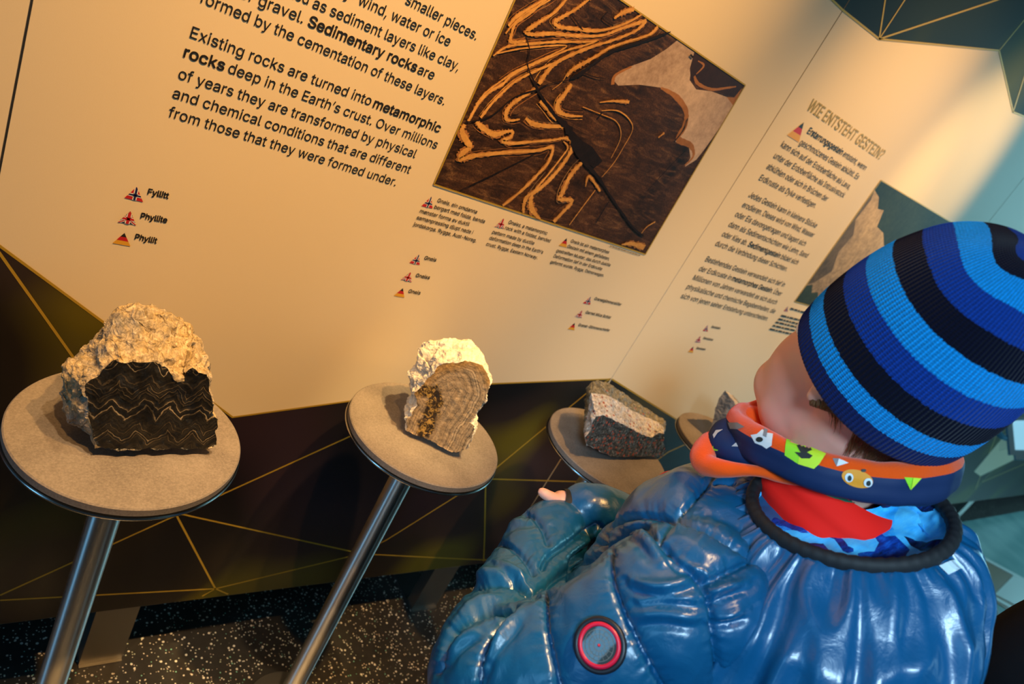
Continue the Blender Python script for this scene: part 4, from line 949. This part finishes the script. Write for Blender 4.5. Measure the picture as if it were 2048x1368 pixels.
RIDGE = [(z6([(215, 735), (300, 715), (420, 705), (545, 718)]), .006, 9), (z6([(170, 1000), (260, 915), (370, 880), (480, 890)]), .007, 10), (z6([(110, 1230), (200, 1120), (330, 1030)]), .005, 9), (z6([(440, 420), (520, 390), (600, 380)]), .004, 8),
 (z6([(1260, 745), (1350, 775), (1500, 770), (1600, 715)]), .007, 10), (z6([(1300, 850), (1450, 830), (1650, 850)]), .005, 10), (z6([(1680, 830), (1760, 790), (1900, 745)]), .007, 10), (z6([(1700, 960), (1800, 940), (1900, 900)]), .006, 10), (z6([(1480, 570), (1530, 640), (1720, 720)]), .005, 8), (z6([(1240, 960), (1400, 930), (1680, 960)]), .004, 12),
 (z6([(1220, 440), (1320, 480), (1420, 620)]), .005, 12), (z6([(880, 560), (950, 480), (1060, 420)]), .004, 9), (z6([(640, 900), (560, 960), (470, 1100), (390, 1300)]), .006, 12), (z6([(300, 1340), (420, 1130), (560, 960)]), .005, 10), (z6([(430, 655), (500, 690), (560, 740), (590, 800)]), .006, 7)]
rdg = np.zeros(len(co))
for l, a, wd_ in RIDGE:
    d, s, sd = pdist(px, [tuple(q) for q in spline(l, 6)]); L = s.max()+1e-6; tp = np.sin(np.pi*np.clip(s/L, .04, .96))**.6
    rdg += tp*a*(np.exp(-(d/wd_)**2)-.8*np.exp(-((d-wd_*1.7)/(wd_*.8))**2)*(sd > 0))
hz = np.abs(((co[:, 2]-.02*np.sin(co[:, 0]*9))/.075) % 1-.5)*2; hidden = .006*np.sin(np.pi*np.clip(hz, 0, 1)*.5)
wr_ = fnoise(co, 22, 3, 3)*.0016+fnoise(co*np.array([1, 1, .45]), 60, 9, 2)*.0007
disp = facing*(puff+rdg+pk*.0008)+(1-facing)*hidden+wr_
co2 = co+no*disp[:, None]
# the neck opening stays low under the hood
setco(me, co2)
M['shell'] = m = mat('shiny_blue_shell', (.002, .085, .215), .34, spec=.8); bsdf(m).inputs['Coat Weight'].default_value = .15; bsdf(m).inputs['Coat Roughness'].default_value = .22
v = coords(m); n1 = noise_tex(m, v, 48, 4, .6, .6); bump(m, n1, .35, .003)
M['black_trim'] = mat('black_trim', (.008, .008, .01), .7)
jk = link('jacket', me, M['shell'], ROOT, True)
bvh_j = BVHTree.FromPolygons([v.co[:] for v in me.vertices], [p.vertices[:] for p in me.polygons])

def decal(name, pts, bvh, mats, parent, off=.0009, cuts=4, mi=0, bm=None, fin=True):
    """a flat patch with outline pts that lies on the cloth surface"""
    own = bm is None
    if own: bm = bmesh.new()
    t = bmesh.new(); t.faces.new([t.verts.new((x, y, 0)) for x, y in pts]); bmesh.ops.triangulate(t, faces=t.faces)
    for _ in range(cuts):
        es = [e for e in t.edges if e.calc_length() > 7]
        if not es: break
        bmesh.ops.subdivide_edges(t, edges=es, cuts=1); bmesh.ops.triangulate(t, faces=[f for f in t.faces if len(f.verts) > 3])
    mp = {}
    for v in t.verts:
        d = ray(v.co.x, v.co.y).normalized(); loc, nn, _, _ = bvh.ray_cast(CAM, d)
        if loc is not None: mp[v] = bm.verts.new(loc+(nn if nn.dot(d) < 0 else -nn)*off)
    for f in t.faces:
        if all(v in mp for v in f.verts):
            g = bm.faces.new([mp[v] for v in f.verts]); g.material_index = mi; g.normal_update()
            if g.normal.dot(CAM-g.calc_center_median()) < 0: g.normal_flip()
    t.free()
    if fin: return obj(name, bm, mats, parent)
    return bm
def ell(cx, cy, rx, ry, rot=0, n=40):
    c, s = math.cos(rot), math.sin(rot)
    return [(cx+rx*math.cos(t)*c-ry*math.sin(t)*s, cy+rx*math.cos(t)*s+ry*math.sin(t)*c) for t in [2*math.pi*i/n for i in range(n)]]
def bvh_of(o):
    return BVHTree.FromPolygons([v.co[:] for v in o.data.vertices], [p.vertices[:] for p in o.data.polygons])

# round emblem on the upper sleeve: a dark rubber disc with a red ring and a clear window
loc, nn, _, _ = bvh_j.ray_cast(CAM, ray(1200, 1290).normalized())
dn = CAM-loc; dn = (nn*.55+dn.normalized()*.45).normalized()
bm = bmesh.new(); lathe(bm, [(.0225, -.006), (.0225, .0015), (.0215, .0028), (.0190, .0030), (.0182, .0022)], loc, 64, dn, 0); lathe(bm, [(.0182, .0022), (.0182, .0034), (.0150, .0036), (.0146, .0026)], loc, 64, dn, 1); lathe(bm, [(.0146, .0026), (.0100, .0029), (.004, .0031), (0, .0031)], loc, 64, dn, 2)
M['rub'] = mat('dark_rubber', (.008, .010, .018), .4); M['ered'] = mat('red_emblem_ring', (.55, .008, .045), .35); M['eglass'] = m = mat('grey_emblem_window', (.03, .05, .06), .06, spec=.8)
badge = obj('round_emblem', bm, [M['rub'], M['ered'], M['eglass']], jk, True)
a_ = dn.orthogonal().normalized(); b_ = dn.cross(a_); bm = bmesh.new()
def onb(p, r, t, h): return p+(a_*math.cos(t)+b_*math.sin(t))*r+dn*h
for k in range(16):
    t = k*math.pi/8; q = [onb(loc, .0035, t-.03, .0035), onb(loc, .0125, t-.012, .0034), onb(loc, .0125, t+.012, .0034), onb(loc, .0035, t+.03, .0035)]; poly(bm, q)
for r in (.0045, .0085, .0122):
    for k in range(48): poly(bm, [onb(loc, rr, t, .0035) for rr, t in ((r, k*math.pi/24), (r+.0004, k*math.pi/24), (r+.0004, (k+1)*math.pi/24), (r, (k+1)*math.pi/24))])
obj('dial_marks', bm, mat('emblem_grey', (.16, .19, .2), .4), badge)
bm = bmesh.new(); ball(bm, loc+dn*.0035, (.0012, .0012, .0012)); obj('centre_dot', bm, M['ered'], badge)

# hood lying on the back
hr_, hu_, hv_ = lframe(1692, 1024); HC = U(1692, 1024, .64); hb = -FD
hl_ = (hr_*-.982+hu_*.19).normalized(); _pp = (hr_*.19+hu_*.982).normalized(); hbk = (hv_*math.cos(.66)-_pp*math.sin(.66)).normalized(); hup = hl_.cross(hbk)
if hup.z < 0: hup = -hup
def hring(c, a, b, n=220, wob=0.0, k=0, ph=0):
    out = []
    for i in range(n):
        t = 2*math.pi*i/n; w_ = 1+wob*(math.sin(13*t+ph)+.7*math.sin(23*t+2*ph+1)+.6*math.sin(7*t+k)); out.append(c+hl_*(a*math.cos(t)*w_)+hbk*(b*math.sin(t)*w_))
    return out
dz = Vector((0, 0, 1))
rings = [hring(HC+hup*.000, .080, .068), hring(HC+hup*.004-dz*.004+hb*.002, .0865, .074), hring(HC-dz*.012+hb*.006, .104, .088, wob=.012), hring(HC-dz*.028+hb*.014, .114, .100, wob=.020, k=1), hring(HC-dz*.050+hb*.024, .124, .110, wob=.022, k=1.3), hring(HC-dz*.080+hb*.034, .132, .112, wob=.019, k=1.7, ph=.2), hring(HC-dz*.120+hb*.040, .136, .108, wob=.014, k=2, ph=.3), hring(HC-dz*.165+hb*.040, .130, .098, wob=.01, k=2), hring(HC-dz*.20+hb*.032, .105, .080), hring(HC-dz*.215+hb*.02, .06, .05)]
S_ = []
for i in range(len(rings[0])):
    S_.append(spline([tuple(r[i]) for r in rings], 7))
rr = [[Vector(S_[i][k]) for i in range(len(S_))] for k in range(len(S_[0]))]
bm = bmesh.new(); loft(bm, rr, False); bm.normal_update(); bmesh.ops.recalc_face_normals(bm, faces=bm.faces); bm.normal_update()
KK = len(rr)
for idx, v in enumerate(bm.verts):
    k, i = divmod(idx, len(rr[0])); t = 2*math.pi*i/len(rr[0]); q = k/KK
    g1 = noise.noise(Vector((math.cos(t)*5.5, math.sin(t)*5.5, q*1.6))); g2 = noise.noise(Vector((math.cos(t)*13, math.sin(t)*13, q*3.0+9))); g3 = noise.noise(Vector((math.cos(t)*3.2+q*1.5, math.sin(t)*3.2, q*4.5+4)))
    top_ = min(1, q*7)
    v.co += v.normal*top_*((1-abs(g1)*2.2)*.0075+(1-abs(g2)*2)*.0032*max(.25, 1-q*2.2)+(1-abs(g3)*2.4)*.0055*min(1, q*2.5)-.008)
hood = obj('hood', bm, M['shell'], jk, True)
bm = bmesh.new(); tr = [p+dz*.003 for p in hring(HC, .081, .069, 160)]; n = len(tr)
R_ = []
for i, p in enumerate(tr):
    t = (tr[(i+1) % n]-tr[i-1]).normalized(); s = t.cross(hup).normalized(); rad = .0074*(1+.07*math.sin(i*2.1))
    R_.append([bm.verts.new(p+s*(rad*.8*math.cos(q))+hup*(rad*math.sin(q))) for q in [2*math.pi*k/12 for k in range(12)]])
for i in range(n):
    for k in range(12): bm.faces.new((R_[i][k], R_[(i+1) % n][k], R_[(i+1) % n][(k+1) % 12], R_[i][(k+1) % 12]))
obj('black_hood_trim', bm, M['black_trim'], hood, True)
M['lining'] = m = mat('patterned_blue_lining', (.02, .2, .6), .5, spec=.3)
v = coords(m, (1, 1, 1), (.4, .3, .6)); ck = nd(m, 'ShaderNodeTexVoronoi', feature='F1', distance='MANHATTAN'); ck.inputs['Scale'].default_value = 34; ln(m, v, ck.inputs['Vector']); sc_ = nd(m, 'ShaderNodeSeparateColor'); ln(m, ck.outputs['Color'], sc_.inputs[0])
stv = noise_tex(m, coords(m, (30, 260, 90), (.4, .3, .6)), 1.2, 4, .8); n1 = noise_tex(m, coords(m), 70, 4, .7)
s1 = nd(m, 'ShaderNodeMath', operation='MULTIPLY_ADD'); ln(m, stv, s1.inputs[0]); s1.inputs[1].default_value = .75; ln(m, sc_.outputs[0], s1.inputs[2])
s2 = nd(m, 'ShaderNodeMath', operation='MULTIPLY_ADD'); ln(m, n1, s2.inputs[0]); s2.inputs[1].default_value = .55; ln(m, s1.outputs[0], s2.inputs[2])
s3 = nd(m, 'ShaderNodeMath', operation='MULTIPLY'); ln(m, s2.outputs[0], s3.inputs[0]); s3.inputs[1].default_value = .44
ln(m, ramp(m, s3.outputs[0], [(.30, (.004, .012, .05)), (.40, (.006, .05, .36)), (.47, (.01, .16, .70)), (.56, (.03, .42, .95)), (.75, (.12, .62, 1))]), bsdf(m).inputs['Base Color'])
bm = bmesh.new(); NK = NB+Vector((0, 0, .02))
lin = [hring(HC+hup*.001, .080, .068), hring(HC-dz*.006, .074, .062), hring(HC*.8+NK*.2-dz*.010, .069, .057, wob=.02), hring(HC*.5+NK*.5-dz*.004, .068, .056, wob=.03, k=1), hring(NK+dz*.006, .060, .056, wob=.02), hring(NK+dz*.012, .052, .05)]
loft(bm, [[Vector(q) for q in r] for r in zip(*[spline([tuple(r[i]) for r in lin], 8) for i in range(220)])], False)
bmesh.ops.recalc_face_normals(bm, faces=bm.faces); bm.normal_update()
for v in bm.verts: v.co += v.normal*(noise.fractal(v.co*30, .8, 2, 3)*.004)
obj('patterned_lining', bm, M['lining'], hood, True)
def bvh_many(*os_):
    V_, F_ = [], []
    for o in os_:
        k = len(V_); V_ += [v.co[:] for v in o.data.vertices]; F_ += [[k+i for i in p.vertices] for p in o.data.polygons]
    return BVHTree.FromPolygons(V_, F_)
decal('white_label_tab', [(1877, 1132), (1911, 1118), (1927, 1134), (1895, 1151)], bvh_many(hood, jk), mat('white_tab', (.62, .72, .78), .5), hood, .002)

# red inner collar
M['redc'] = mat('red_fleece', (.95, .014, .008), .8, spec=.2)
cr, cu, cv = lframe(1660, 985)
def nring(c, a, b, up, n=120, wob=0, k=0):
    f = (FD-up*FD.dot(up)).normalized(); l = up.cross(f)
    return [c+l*(a*math.cos(t)*(1+wob*math.sin(5*t+k)))+f*(b*math.sin(t)*(1+wob*math.sin(5*t+k))) for t in [2*math.pi*i/n for i in range(n)]]
nu = (AX+Vector((0, 0, 1))).normalized()
bm = bmesh.new(); cc_ = NB+Vector((-.004, -.012, .0))
loft(bm, [nring(cc_+dz*h, a, b, dz, wob=w_, k=h*60) for h, a, b, w_ in ((-.03, .060, .056, 0), (-.010, .066, .063, .03), (.002, .075, .071, .04), (.012, .068, .064, .03), (.022, .074, .070, .04), (.030, .068, .064, .03), (.036, .064, .060, .02), (.040, .056, .052, 0))], False)
bmesh.ops.recalc_face_normals(bm, faces=bm.faces); col_o = obj('red_collar', bm, M['redc'], jk, True); md = col_o.modifiers.new('s', 'SUBSURF'); md.levels = md.render_levels = 1
bvc = bvh_of(col_o); M['green'] = mat('green_print', (.01, .16, .09), .7)
decal('green_printed_band', [(1617, 960), (1650, 962), (1690, 976), (1720, 998), (1726, 1010), (1690, 1005), (1650, 990), (1628, 975)], bvc, M['green'], col_o, .0012)

# neck warmer: an upper roll round the neck and a drooping fold on the left
fr, fu, fv = lframe(1673, 888); mj = (fr*.974-fu*.225).normalized(); pp = (fr*.225+fu*.974).normalized(); nr = (fv*.955-pp*.295).normalized(); wu = mj.cross(nr)
if wu.dot(fu) < 0: wu = -wu
BC = U(1673, 891, .69)
def bring(a, b, h, n=160, wob=.0, k=0):
    return [BC+mj*(a*math.cos(t))+nr*(b*math.sin(t))+wu*(h+wob*math.sin(3*t+k)) for t in [2*math.pi*i/n for i in range(n)]]
SETS = [(.066, .058, -.02), (.078, .068, .004), (.086, .078, .012), (.092, .084, .0200), (.100, .093, .0185), (.1045, .0975, .009), (.1045, .098, .001), (.1045, .098, -.006), (.1025, .096, -.012), (.097, .090, -.016), (.088, .081, -.016), (.078, .070, -.012)]
base = [bring(a, b, h, wob=.0022, k=i*.15) for i, (a, b, h) in enumerate(SETS)]
cols_ = [spline([tuple(r[i]) for r in base], 5) for i in range(160)]; rr = [[Vector(c[k]) for c in cols_] for k in range(len(cols_[0]))]
bm = bmesh.new(); loft(bm, rr, False, mi=[0 if k < 24 else 1 for k in range(len(rr)-1)]); bmesh.ops.recalc_face_normals(bm, faces=bm.faces); bm.normal_update()
for v in bm.verts: v.co += v.normal*(noise.fractal(v.co*24, .8, 2, 2)*.0028)
M['orange'] = m = mat('orange_fleece', (.90, .085, .004), .9, spec=.1); bsdf(m).inputs['Sheen Weight'].default_value = .3; bump(m, noise_tex(m, coords(m), 700, 3, .7), .5, .0012)
M['navy'] = mat('navy_jersey', (.006, .022, .085), .65, spec=.3)
buff = obj('neck_warmer', bm, [M['orange'], M['navy']], ROOT, True)
def px_tube(name, rows, m, parent, flat=1.0, n=20):
    bm = bmesh.new(); sp = spline(rows, 10); P = [U(*q[:3]) for q in sp]; R_ = []
    for i, (p, q) in enumerate(zip(P, sp)):
        t = (P[min(i+1, len(P)-1)]-P[max(i-1, 0)]).normalized(); s = t.cross((CAM-p).normalized()).normalized(); o_ = t.cross(s); rad = max(q[3], 1)*q[2]/FPX
        R_.append([p+s*(rad*math.cos(k))+o_*(rad*flat*math.sin(k)) for k in [2*math.pi*j/n for j in range(n)]])
    loft(bm, R_); bmesh.ops.recalc_face_normals(bm, faces=bm.faces); bm.normal_update()
    for v in bm.verts: v.co += v.normal*(noise.fractal(v.co*40, .8, 2, 2)*.0016)
    return obj(name, bm, m, parent, True)
px_tube('orange_fold', [(1560, 850, .745, 14), (1510, 836, .745, 22), (1478, 836, .735, 16), (1462, 850, .72, 10)], M['orange'], buff)
px_tube('orange_fold', [(1470, 880, .73, 14), (1425, 885, .715, 24), (1408, 908, .70, 27), (1414, 930, .685, 24), (1450, 938, .668, 17), (1520, 944, .655, 13), (1600, 962, .645, 11), (1680, 988, .64, 7)], M['orange'], buff)
f2 = px_tube('navy_fold', [(1500, 845, .735, 10), (1455, 862, .715, 26), (1450, 888, .70, 34), (1490, 908, .682, 28), (1550, 925, .668, 24), (1620, 945, .658, 20), (1690, 968, .655, 12)], M['navy'], buff)
z4 = lambda pts: [(1360+x/2.85, 600+y/2.85) for x, y in pts]
MO = {'lime': mat('lime_print', (.30, .72, .02), .65), 'lime2': mat('yellow_green_print', (.55, .80, .03), .65), 'mwhite': mat('white_print', (.72, .75, .78), .65), 'mblack': mat('black_motif', (.012, .02, .02), .65), 'mor': mat('amber_print', (.85, .30, .01), .65), 'mgrey': mat('grey_print', (.22, .22, .24), .65), 'mpink': mat('beige_print', (.55, .48, .45), .65)}
mk = list(MO); bb = bvh_of(buff); b2 = bvh_of(f2)
def motif(items, bvh, parent):
    bm = bmesh.new()
    for i, (c, pts) in enumerate(items): decal('', pts, bvh, None, None, .0008+.00035*i, 4, mk.index(c), bm, False)
    return obj('printed_motif', bm, [MO[k] for k in mk], parent)
motif([('lime', z4([(605, 795), (690, 822), (675, 935), (598, 885)])), ('lime2', z4([(690, 822), (832, 880), (795, 935), (765, 962), (675, 935)])),
       ('mblack', z4([(655, 868), (690, 872), (665, 835), (700, 830), (715, 860), (735, 838), (752, 862), (725, 872), (758, 890), (740, 906), (712, 884), (718, 905), (695, 905), (702, 882)]))], bb, buff)
motif([('mor', ell(1360+1010/2.85, 600+1018/2.85, 32, 17, .28)), ('mblack', ell(1360+1045/2.85, 600+972/2.85, 5, 3)), ('mwhite', ell(1360+962/2.85, 600+1010/2.85, 8.5, 8.5)), ('mwhite', ell(1360+1070/2.85, 600+1038/2.85, 8.5, 8.5)), ('mblack', ell(1360+964/2.85, 600+1012/2.85, 4, 5)), ('mblack', ell(1360+1072/2.85, 600+1040/2.85, 4, 5))], bb, buff)
motif([('mwhite', z4([(405, 770), (440, 765), (470, 740), (490, 750), (500, 760), (530, 765), (525, 830), (495, 848), (470, 830), (430, 815)])), ('mgrey', z4([(480, 735), (500, 745), (495, 785), (475, 775)])), ('mblack', ell(1360+458/2.85, 600+796/2.85, 7, 5))], bb, buff)
motif([('mgrey', z4([(870, 905), (905, 905), (890, 945)])), ('mwhite', z4([(905, 908), (960, 930), (892, 948)]))], bb, buff)
motif([('lime', z4([(1275, 1010), (1325, 1012), (1310, 1080)])), ('lime2', z4([(1325, 1012), (1372, 1015), (1310, 1080)]))], bb, buff)
motif([('mgrey', z4([(275, 700), (330, 700), (370, 725), (330, 738), (290, 735)]))], bb, buff)
motif([('mpink', z4([(190, 770), (205, 745), (245, 740), (215, 760), (195, 790)]))], b2, f2)
motif([('mpink', z4([(295, 835), (325, 810), (370, 838)]))], b2, f2)
motif([('mwhite', z4([(400, 825), (440, 850), (420, 858)]))], b2, f2)
motif([('mwhite', z4([(570, 895), (660, 935), (590, 948)]))], b2, f2)
motif([('lime', z4([(170, 845), (220, 853), (218, 858), (195, 856), (190, 846), (188, 832), (193, 832), (195, 846)]))], b2, f2)

# zip end at the chest, knitted cuff, and the second cuff's shadowed hem
px_tube('red_zip_pull', [(1294, 971, .815, 2.5), (1313, 962, .808, 4), (1330, 952, .80, 6), (1348, 946, .79, 5)], mat('red_plastic', (.62, .01, .03), .4), jk, .6, 12)
px_tube('zip_teeth', [(1345, 945, .79, 3), (1370, 941, .785, 3.5), (1395, 935, .78, 3)], mat('dark_zip', (.05, .05, .06), .4, .5), jk, .6, 10)
bm = bmesh.new(); ax_ = (U(1150, 1018, .97)-U(1118, 1006, .965)).normalized(); lathe(bm, [(.0205, -.006), (.0228, -.002), (.0232, .018), (.020, .022)], U(1126, 1011, .965), 40, ax_); obj('knitted_cuff', bm, M['black_trim'], jk, True)

# trousers and boots below the frame
bm = bmesh.new()
for s in (1, -1):
    hip = Vector((.71, -.64, .56))+LT*(s*.07); kn = Vector((.71, -.64, .28))+LT*(s*.072)+FD*.015; an = Vector((.71, -.64, .12))+LT*(s*.075)
    worm(bm, [hip, kn, an], [.095, .07, .06], .25, 3)
link('trousers', skin(bm, .007, 6), mat('dark_trousers', (.012, .013, .018), .8), ROOT, True)
for s in (1, -1):
    bm = bmesh.new(); an = Vector((.71, -.64, .11))+LT*(s*.075); worm(bm, [an, an-dz*.05], [.05, .052], .3, 3); worm(bm, [an-dz*.06-FD*.03, an-dz*.066+FD*.05, an-dz*.072+FD*.10], [.045, .044, .038], .3, 3)
    me = skin(bm, .006, 4); c_ = getco(me); c_[:, 2] = np.maximum(c_[:, 2], 0); setco(me, c_); link('boot', me, mat('dark_boot', (.02, .018, .016), .6), ROOT, True)

# ------------------------------------------------------------------ beyond the boy: pale floor, inlays, tablet, second visitor
M['pale_floor'] = m = mat('pale_glossy_floor', (.42, .50, .50), .22, spec=.6)
v = coords(m); ln(m, ramp(m, noise_tex(m, v, 1.4, 3, .6), [(.35, (.12, .34, .36)), (.65, (.40, .66, .66))]), bsdf(m).inputs['Base Color'])  # cyan glow of window light on the pale floor is put into its colour
def inlay(name, px, z, m, th=.004):
    bm = bmesh.new(); top_ = [ONZ(*p, z) for p in px]; a = [bm.verts.new(p) for p in top_]; b = [bm.verts.new((p.x, p.y, max(0, z-th))) for p in top_]
    bm.faces.new(a); bm.faces.new(b[::-1])
    for i in range(len(a)): bm.faces.new((a[i], b[i], b[(i+1) % len(a)], a[(i+1) % len(a)]))
    bmesh.ops.recalc_face_normals(bm, faces=bm.faces); return struct(name, bm, m)
bm = bmesh.new(); bx(bm, (2.35, -4.9, 0), (8.9, -.02, .003)); struct('floor', bm, M['pale_floor'])
M['brown'] = mat('brown_floor_strip', (.16, .085, .02), .4); M['pale'] = mat('white_floor_panel', (.80, .88, .88), .3); M['line'] = mat('dark_joint', (.05, .10, .12), .4)
inlay('floor', [(1925, 1093), (2100, 1187), (2100, 1270), (1925, 1165)], .006, M['brown'])
inlay('floor', [(1926, 1091), (2100, 1184), (2100, 1190), (1926, 1096)], .009, M['pale'])
inlay('floor', [(2027, 1151), (2080, 1178), (2080, 1190), (2034, 1211), (1990, 1188)], .009, M['pale'])
inlay('floor', [(1925, 1092), (1962, 1114), (1955, 1124), (1925, 1108)], .009, M['pale'])
inlay('floor', [(1975, 1184), (2060, 1232), (2060, 1238), (1975, 1190)], .009, M['pale'])
inlay('floor', [(1975, 1190), (1980, 1192), (2010, 1242), (2004, 1244)], .006, M['line'])
inlay('floor', [(1972, 1222), (1976, 1220), (2010, 1238), (2008, 1243)], .006, M['line'])
inlay('floor', [(1925, 1283), (1968, 1306), (1968, 1314), (1925, 1293)], .006, M['brown'])

t_c = U(2047, 876, 3.1); tr_, tu_, tv_ = lframe(2047, 876)
tab = thing('tablet', 'small white tablet on an arm at the right edge, just behind the beanie', 'tablet', t_c)
def slab(w_, h_, d_, c, m, name, parent, bev):
    bm = bmesh.new(); k = bmesh.ops.create_cube(bm, size=1)
    for v in k['verts']: v.co = Vector((v.co.x*w_, v.co.y*h_, v.co.z*d_))
    if bev: bmesh.ops.bevel(bm, geom=[e for e in bm.edges if abs((e.verts[0].co-e.verts[1].co).normalized().z) > .9], offset=bev, segments=6, affect='EDGES')
    for v in bm.verts: v.co = c+tr_*v.co.x+tu_*v.co.y+tv_*v.co.z
    return obj(name, bm, m, parent)
M['tabw'] = mat('white_plastic', (.80, .82, .80), .3); M['tabb'] = mat('pale_blue_plastic', (.18, .52, .75), .35)
slab(.106, .184, .012, t_c, M['tabw'], 'casing', tab, .018); slab(.110, .188, .016, t_c-tv_*.013-tr_*.006, M['tabb'], 'back_shell', tab, .02)
sm = mat('tablet_screen', (.05, .20, .30), .1); bsdf(sm).inputs['Emission Color'].default_value = (.30, .66, .85, 1); bsdf(sm).inputs['Emission Strength'].default_value = .9
slab(.078, .125, .002, t_c+tv_*.0065+tr_*.006+tu_*.012, sm, 'screen', tab, 0)
bm = bmesh.new(); worm(bm, [t_c-tv_*.02-tr_*.05, U(2005, 874, 3.14), U(1992, 860, 3.16)], [.014, .013, .016], .25)
e = U(1992, 860, 3.16); worm(bm, [e, Vector((e.x, -.02, e.z))], [.012, .012], .25); worm(bm, [e, U(2009, 849, 3.15)], [.012, .010], .25)
link('arm', skin(bm, .004, 4), M['tabb'], tab, True)

# second visitor at the right edge: only the black coat's elbow is in the picture
AC = Vector((1.36, -.98, 0)); ad = thing('person', 'adult in a black coat at the bottom right corner, only an elbow in view', 'person', AC)
AF = Vector((.1, 1, 0)).normalized(); AL = Vector((0, 0, 1)).cross(AF)
def ap(l, f, z): return AC+AL*l+AF*f+dz*z
el = U(2052, 1338, .90); sh = ap(.18, 0, 1.36); shr = ap(-.18, 0, 1.36); poc = U(2110, 1500, .96)
bm = bmesh.new(); hf = (AL, AF, dz)
ball(bm, ap(0, 0, 1.60), (.072, .092, .10), hf, 4); ball(bm, ap(0, .025, 1.535), (.055, .065, .06), hf); worm(bm, [ap(0, .08, 1.60), ap(0, .10, 1.565)], [.010, .014]); ball(bm, ap(0, .082, 1.52), (.022, .012, .007), hf)
for s in (1, -1): ball(bm, ap(s*.074, 0, 1.575), (.008, .018, .030), hf)
worm(bm, [ap(0, -.01, 1.54), ap(0, -.01, 1.40), ap(0, 0, 1.2), ap(0, 0, .95)], [.055, .058, .10, .10])
for s in (1, -1): worm(bm, [ap(s*.08, 0, .92), ap(s*.085, .02, .5), ap(s*.09, 0, .08)], [.08, .055, .04])
worm(bm, [sh, el, poc], [.045, .038, .028]); worm(bm, [shr, ap(-.25, -.02, 1.08), ap(-.22, .06, .86)], [.045, .038, .028])
for hd, dr in ((ap(-.22, .06, .86), ap(-.20, .10, .72)), (poc, poc+Vector((.02, .04, -.10)))):
    d = (dr-hd).normalized(); s_ = d.orthogonal().normalized(); worm(bm, [hd, hd+d*.07], [.028, .034])
    for k in range(4): worm(bm, [hd+d*.07+s_*(.018*(k-1.5)), hd+d*(.12+(.02, .032, .028, .01)[k])+s_*(.017*(k-1.5))], [.010, .008], .3)
    worm(bm, [hd+d*.03+s_*.03, hd+d*.08+s_*.05], [.012, .009], .3)
link('body', skin(bm, .006, 5), SK, ad, True)
bm = bmesh.new(); ball(bm, ap(0, -.012, 1.63), (.080, .092, .085), hf, 4); link('hair', skin(bm, .006, 3), M['hair'], ad, True)
M['coat'] = m = mat('black_wool_coat', (.010, .009, .011), .9, spec=.15); bump(m, noise_tex(m, coords(m), 500, 3, .7), .4, .001)
bm = bmesh.new()
def asec(z, a, b): return [AC+dz*z+AL*(a*math.cos(t))+AF*(b*math.sin(t)) for t in [2*math.pi*i/40 for i in range(40)]]
loft(bm, [asec(1.45, .075, .07), asec(1.41, .15, .10), asec(1.36, .20, .125), asec(1.2, .20, .14), asec(1.0, .185, .13), asec(.8, .21, .16), asec(.62, .22, .17)])
worm(bm, [sh, sh*.5+el*.5, el, poc], [.078, .070, .062, .058], .2, 3); worm(bm, [shr, ap(-.25, -.02, 1.08), ap(-.22, .06, .86)], [.078, .066, .055], .2, 3)
link('coat', skin(bm, .007, 6), M['coat'], ad, True)
bm = bmesh.new()
for s in (1, -1): worm(bm, [ap(s*.085, 0, .80), ap(s*.088, .02, .48), ap(s*.09, 0, .11)], [.095, .075, .062], .25, 3)
link('trousers', skin(bm, .009, 5), mat('black_trousers', (.012, .012, .014), .8), ad, True)
for s in (1, -1):
    bm = bmesh.new(); a0 = ap(s*.09, 0, .06); worm(bm, [a0-AF*.03, a0+AF*.08, a0+AF*.17], [.055, .05, .04], .3, 3); me = skin(bm, .007, 4); c_ = getco(me); c_[:, 2] = np.maximum(c_[:, 2], 0); setco(me, c_); link('shoe', me, mat('black_shoe', (.01, .01, .01), .4), ad, True)
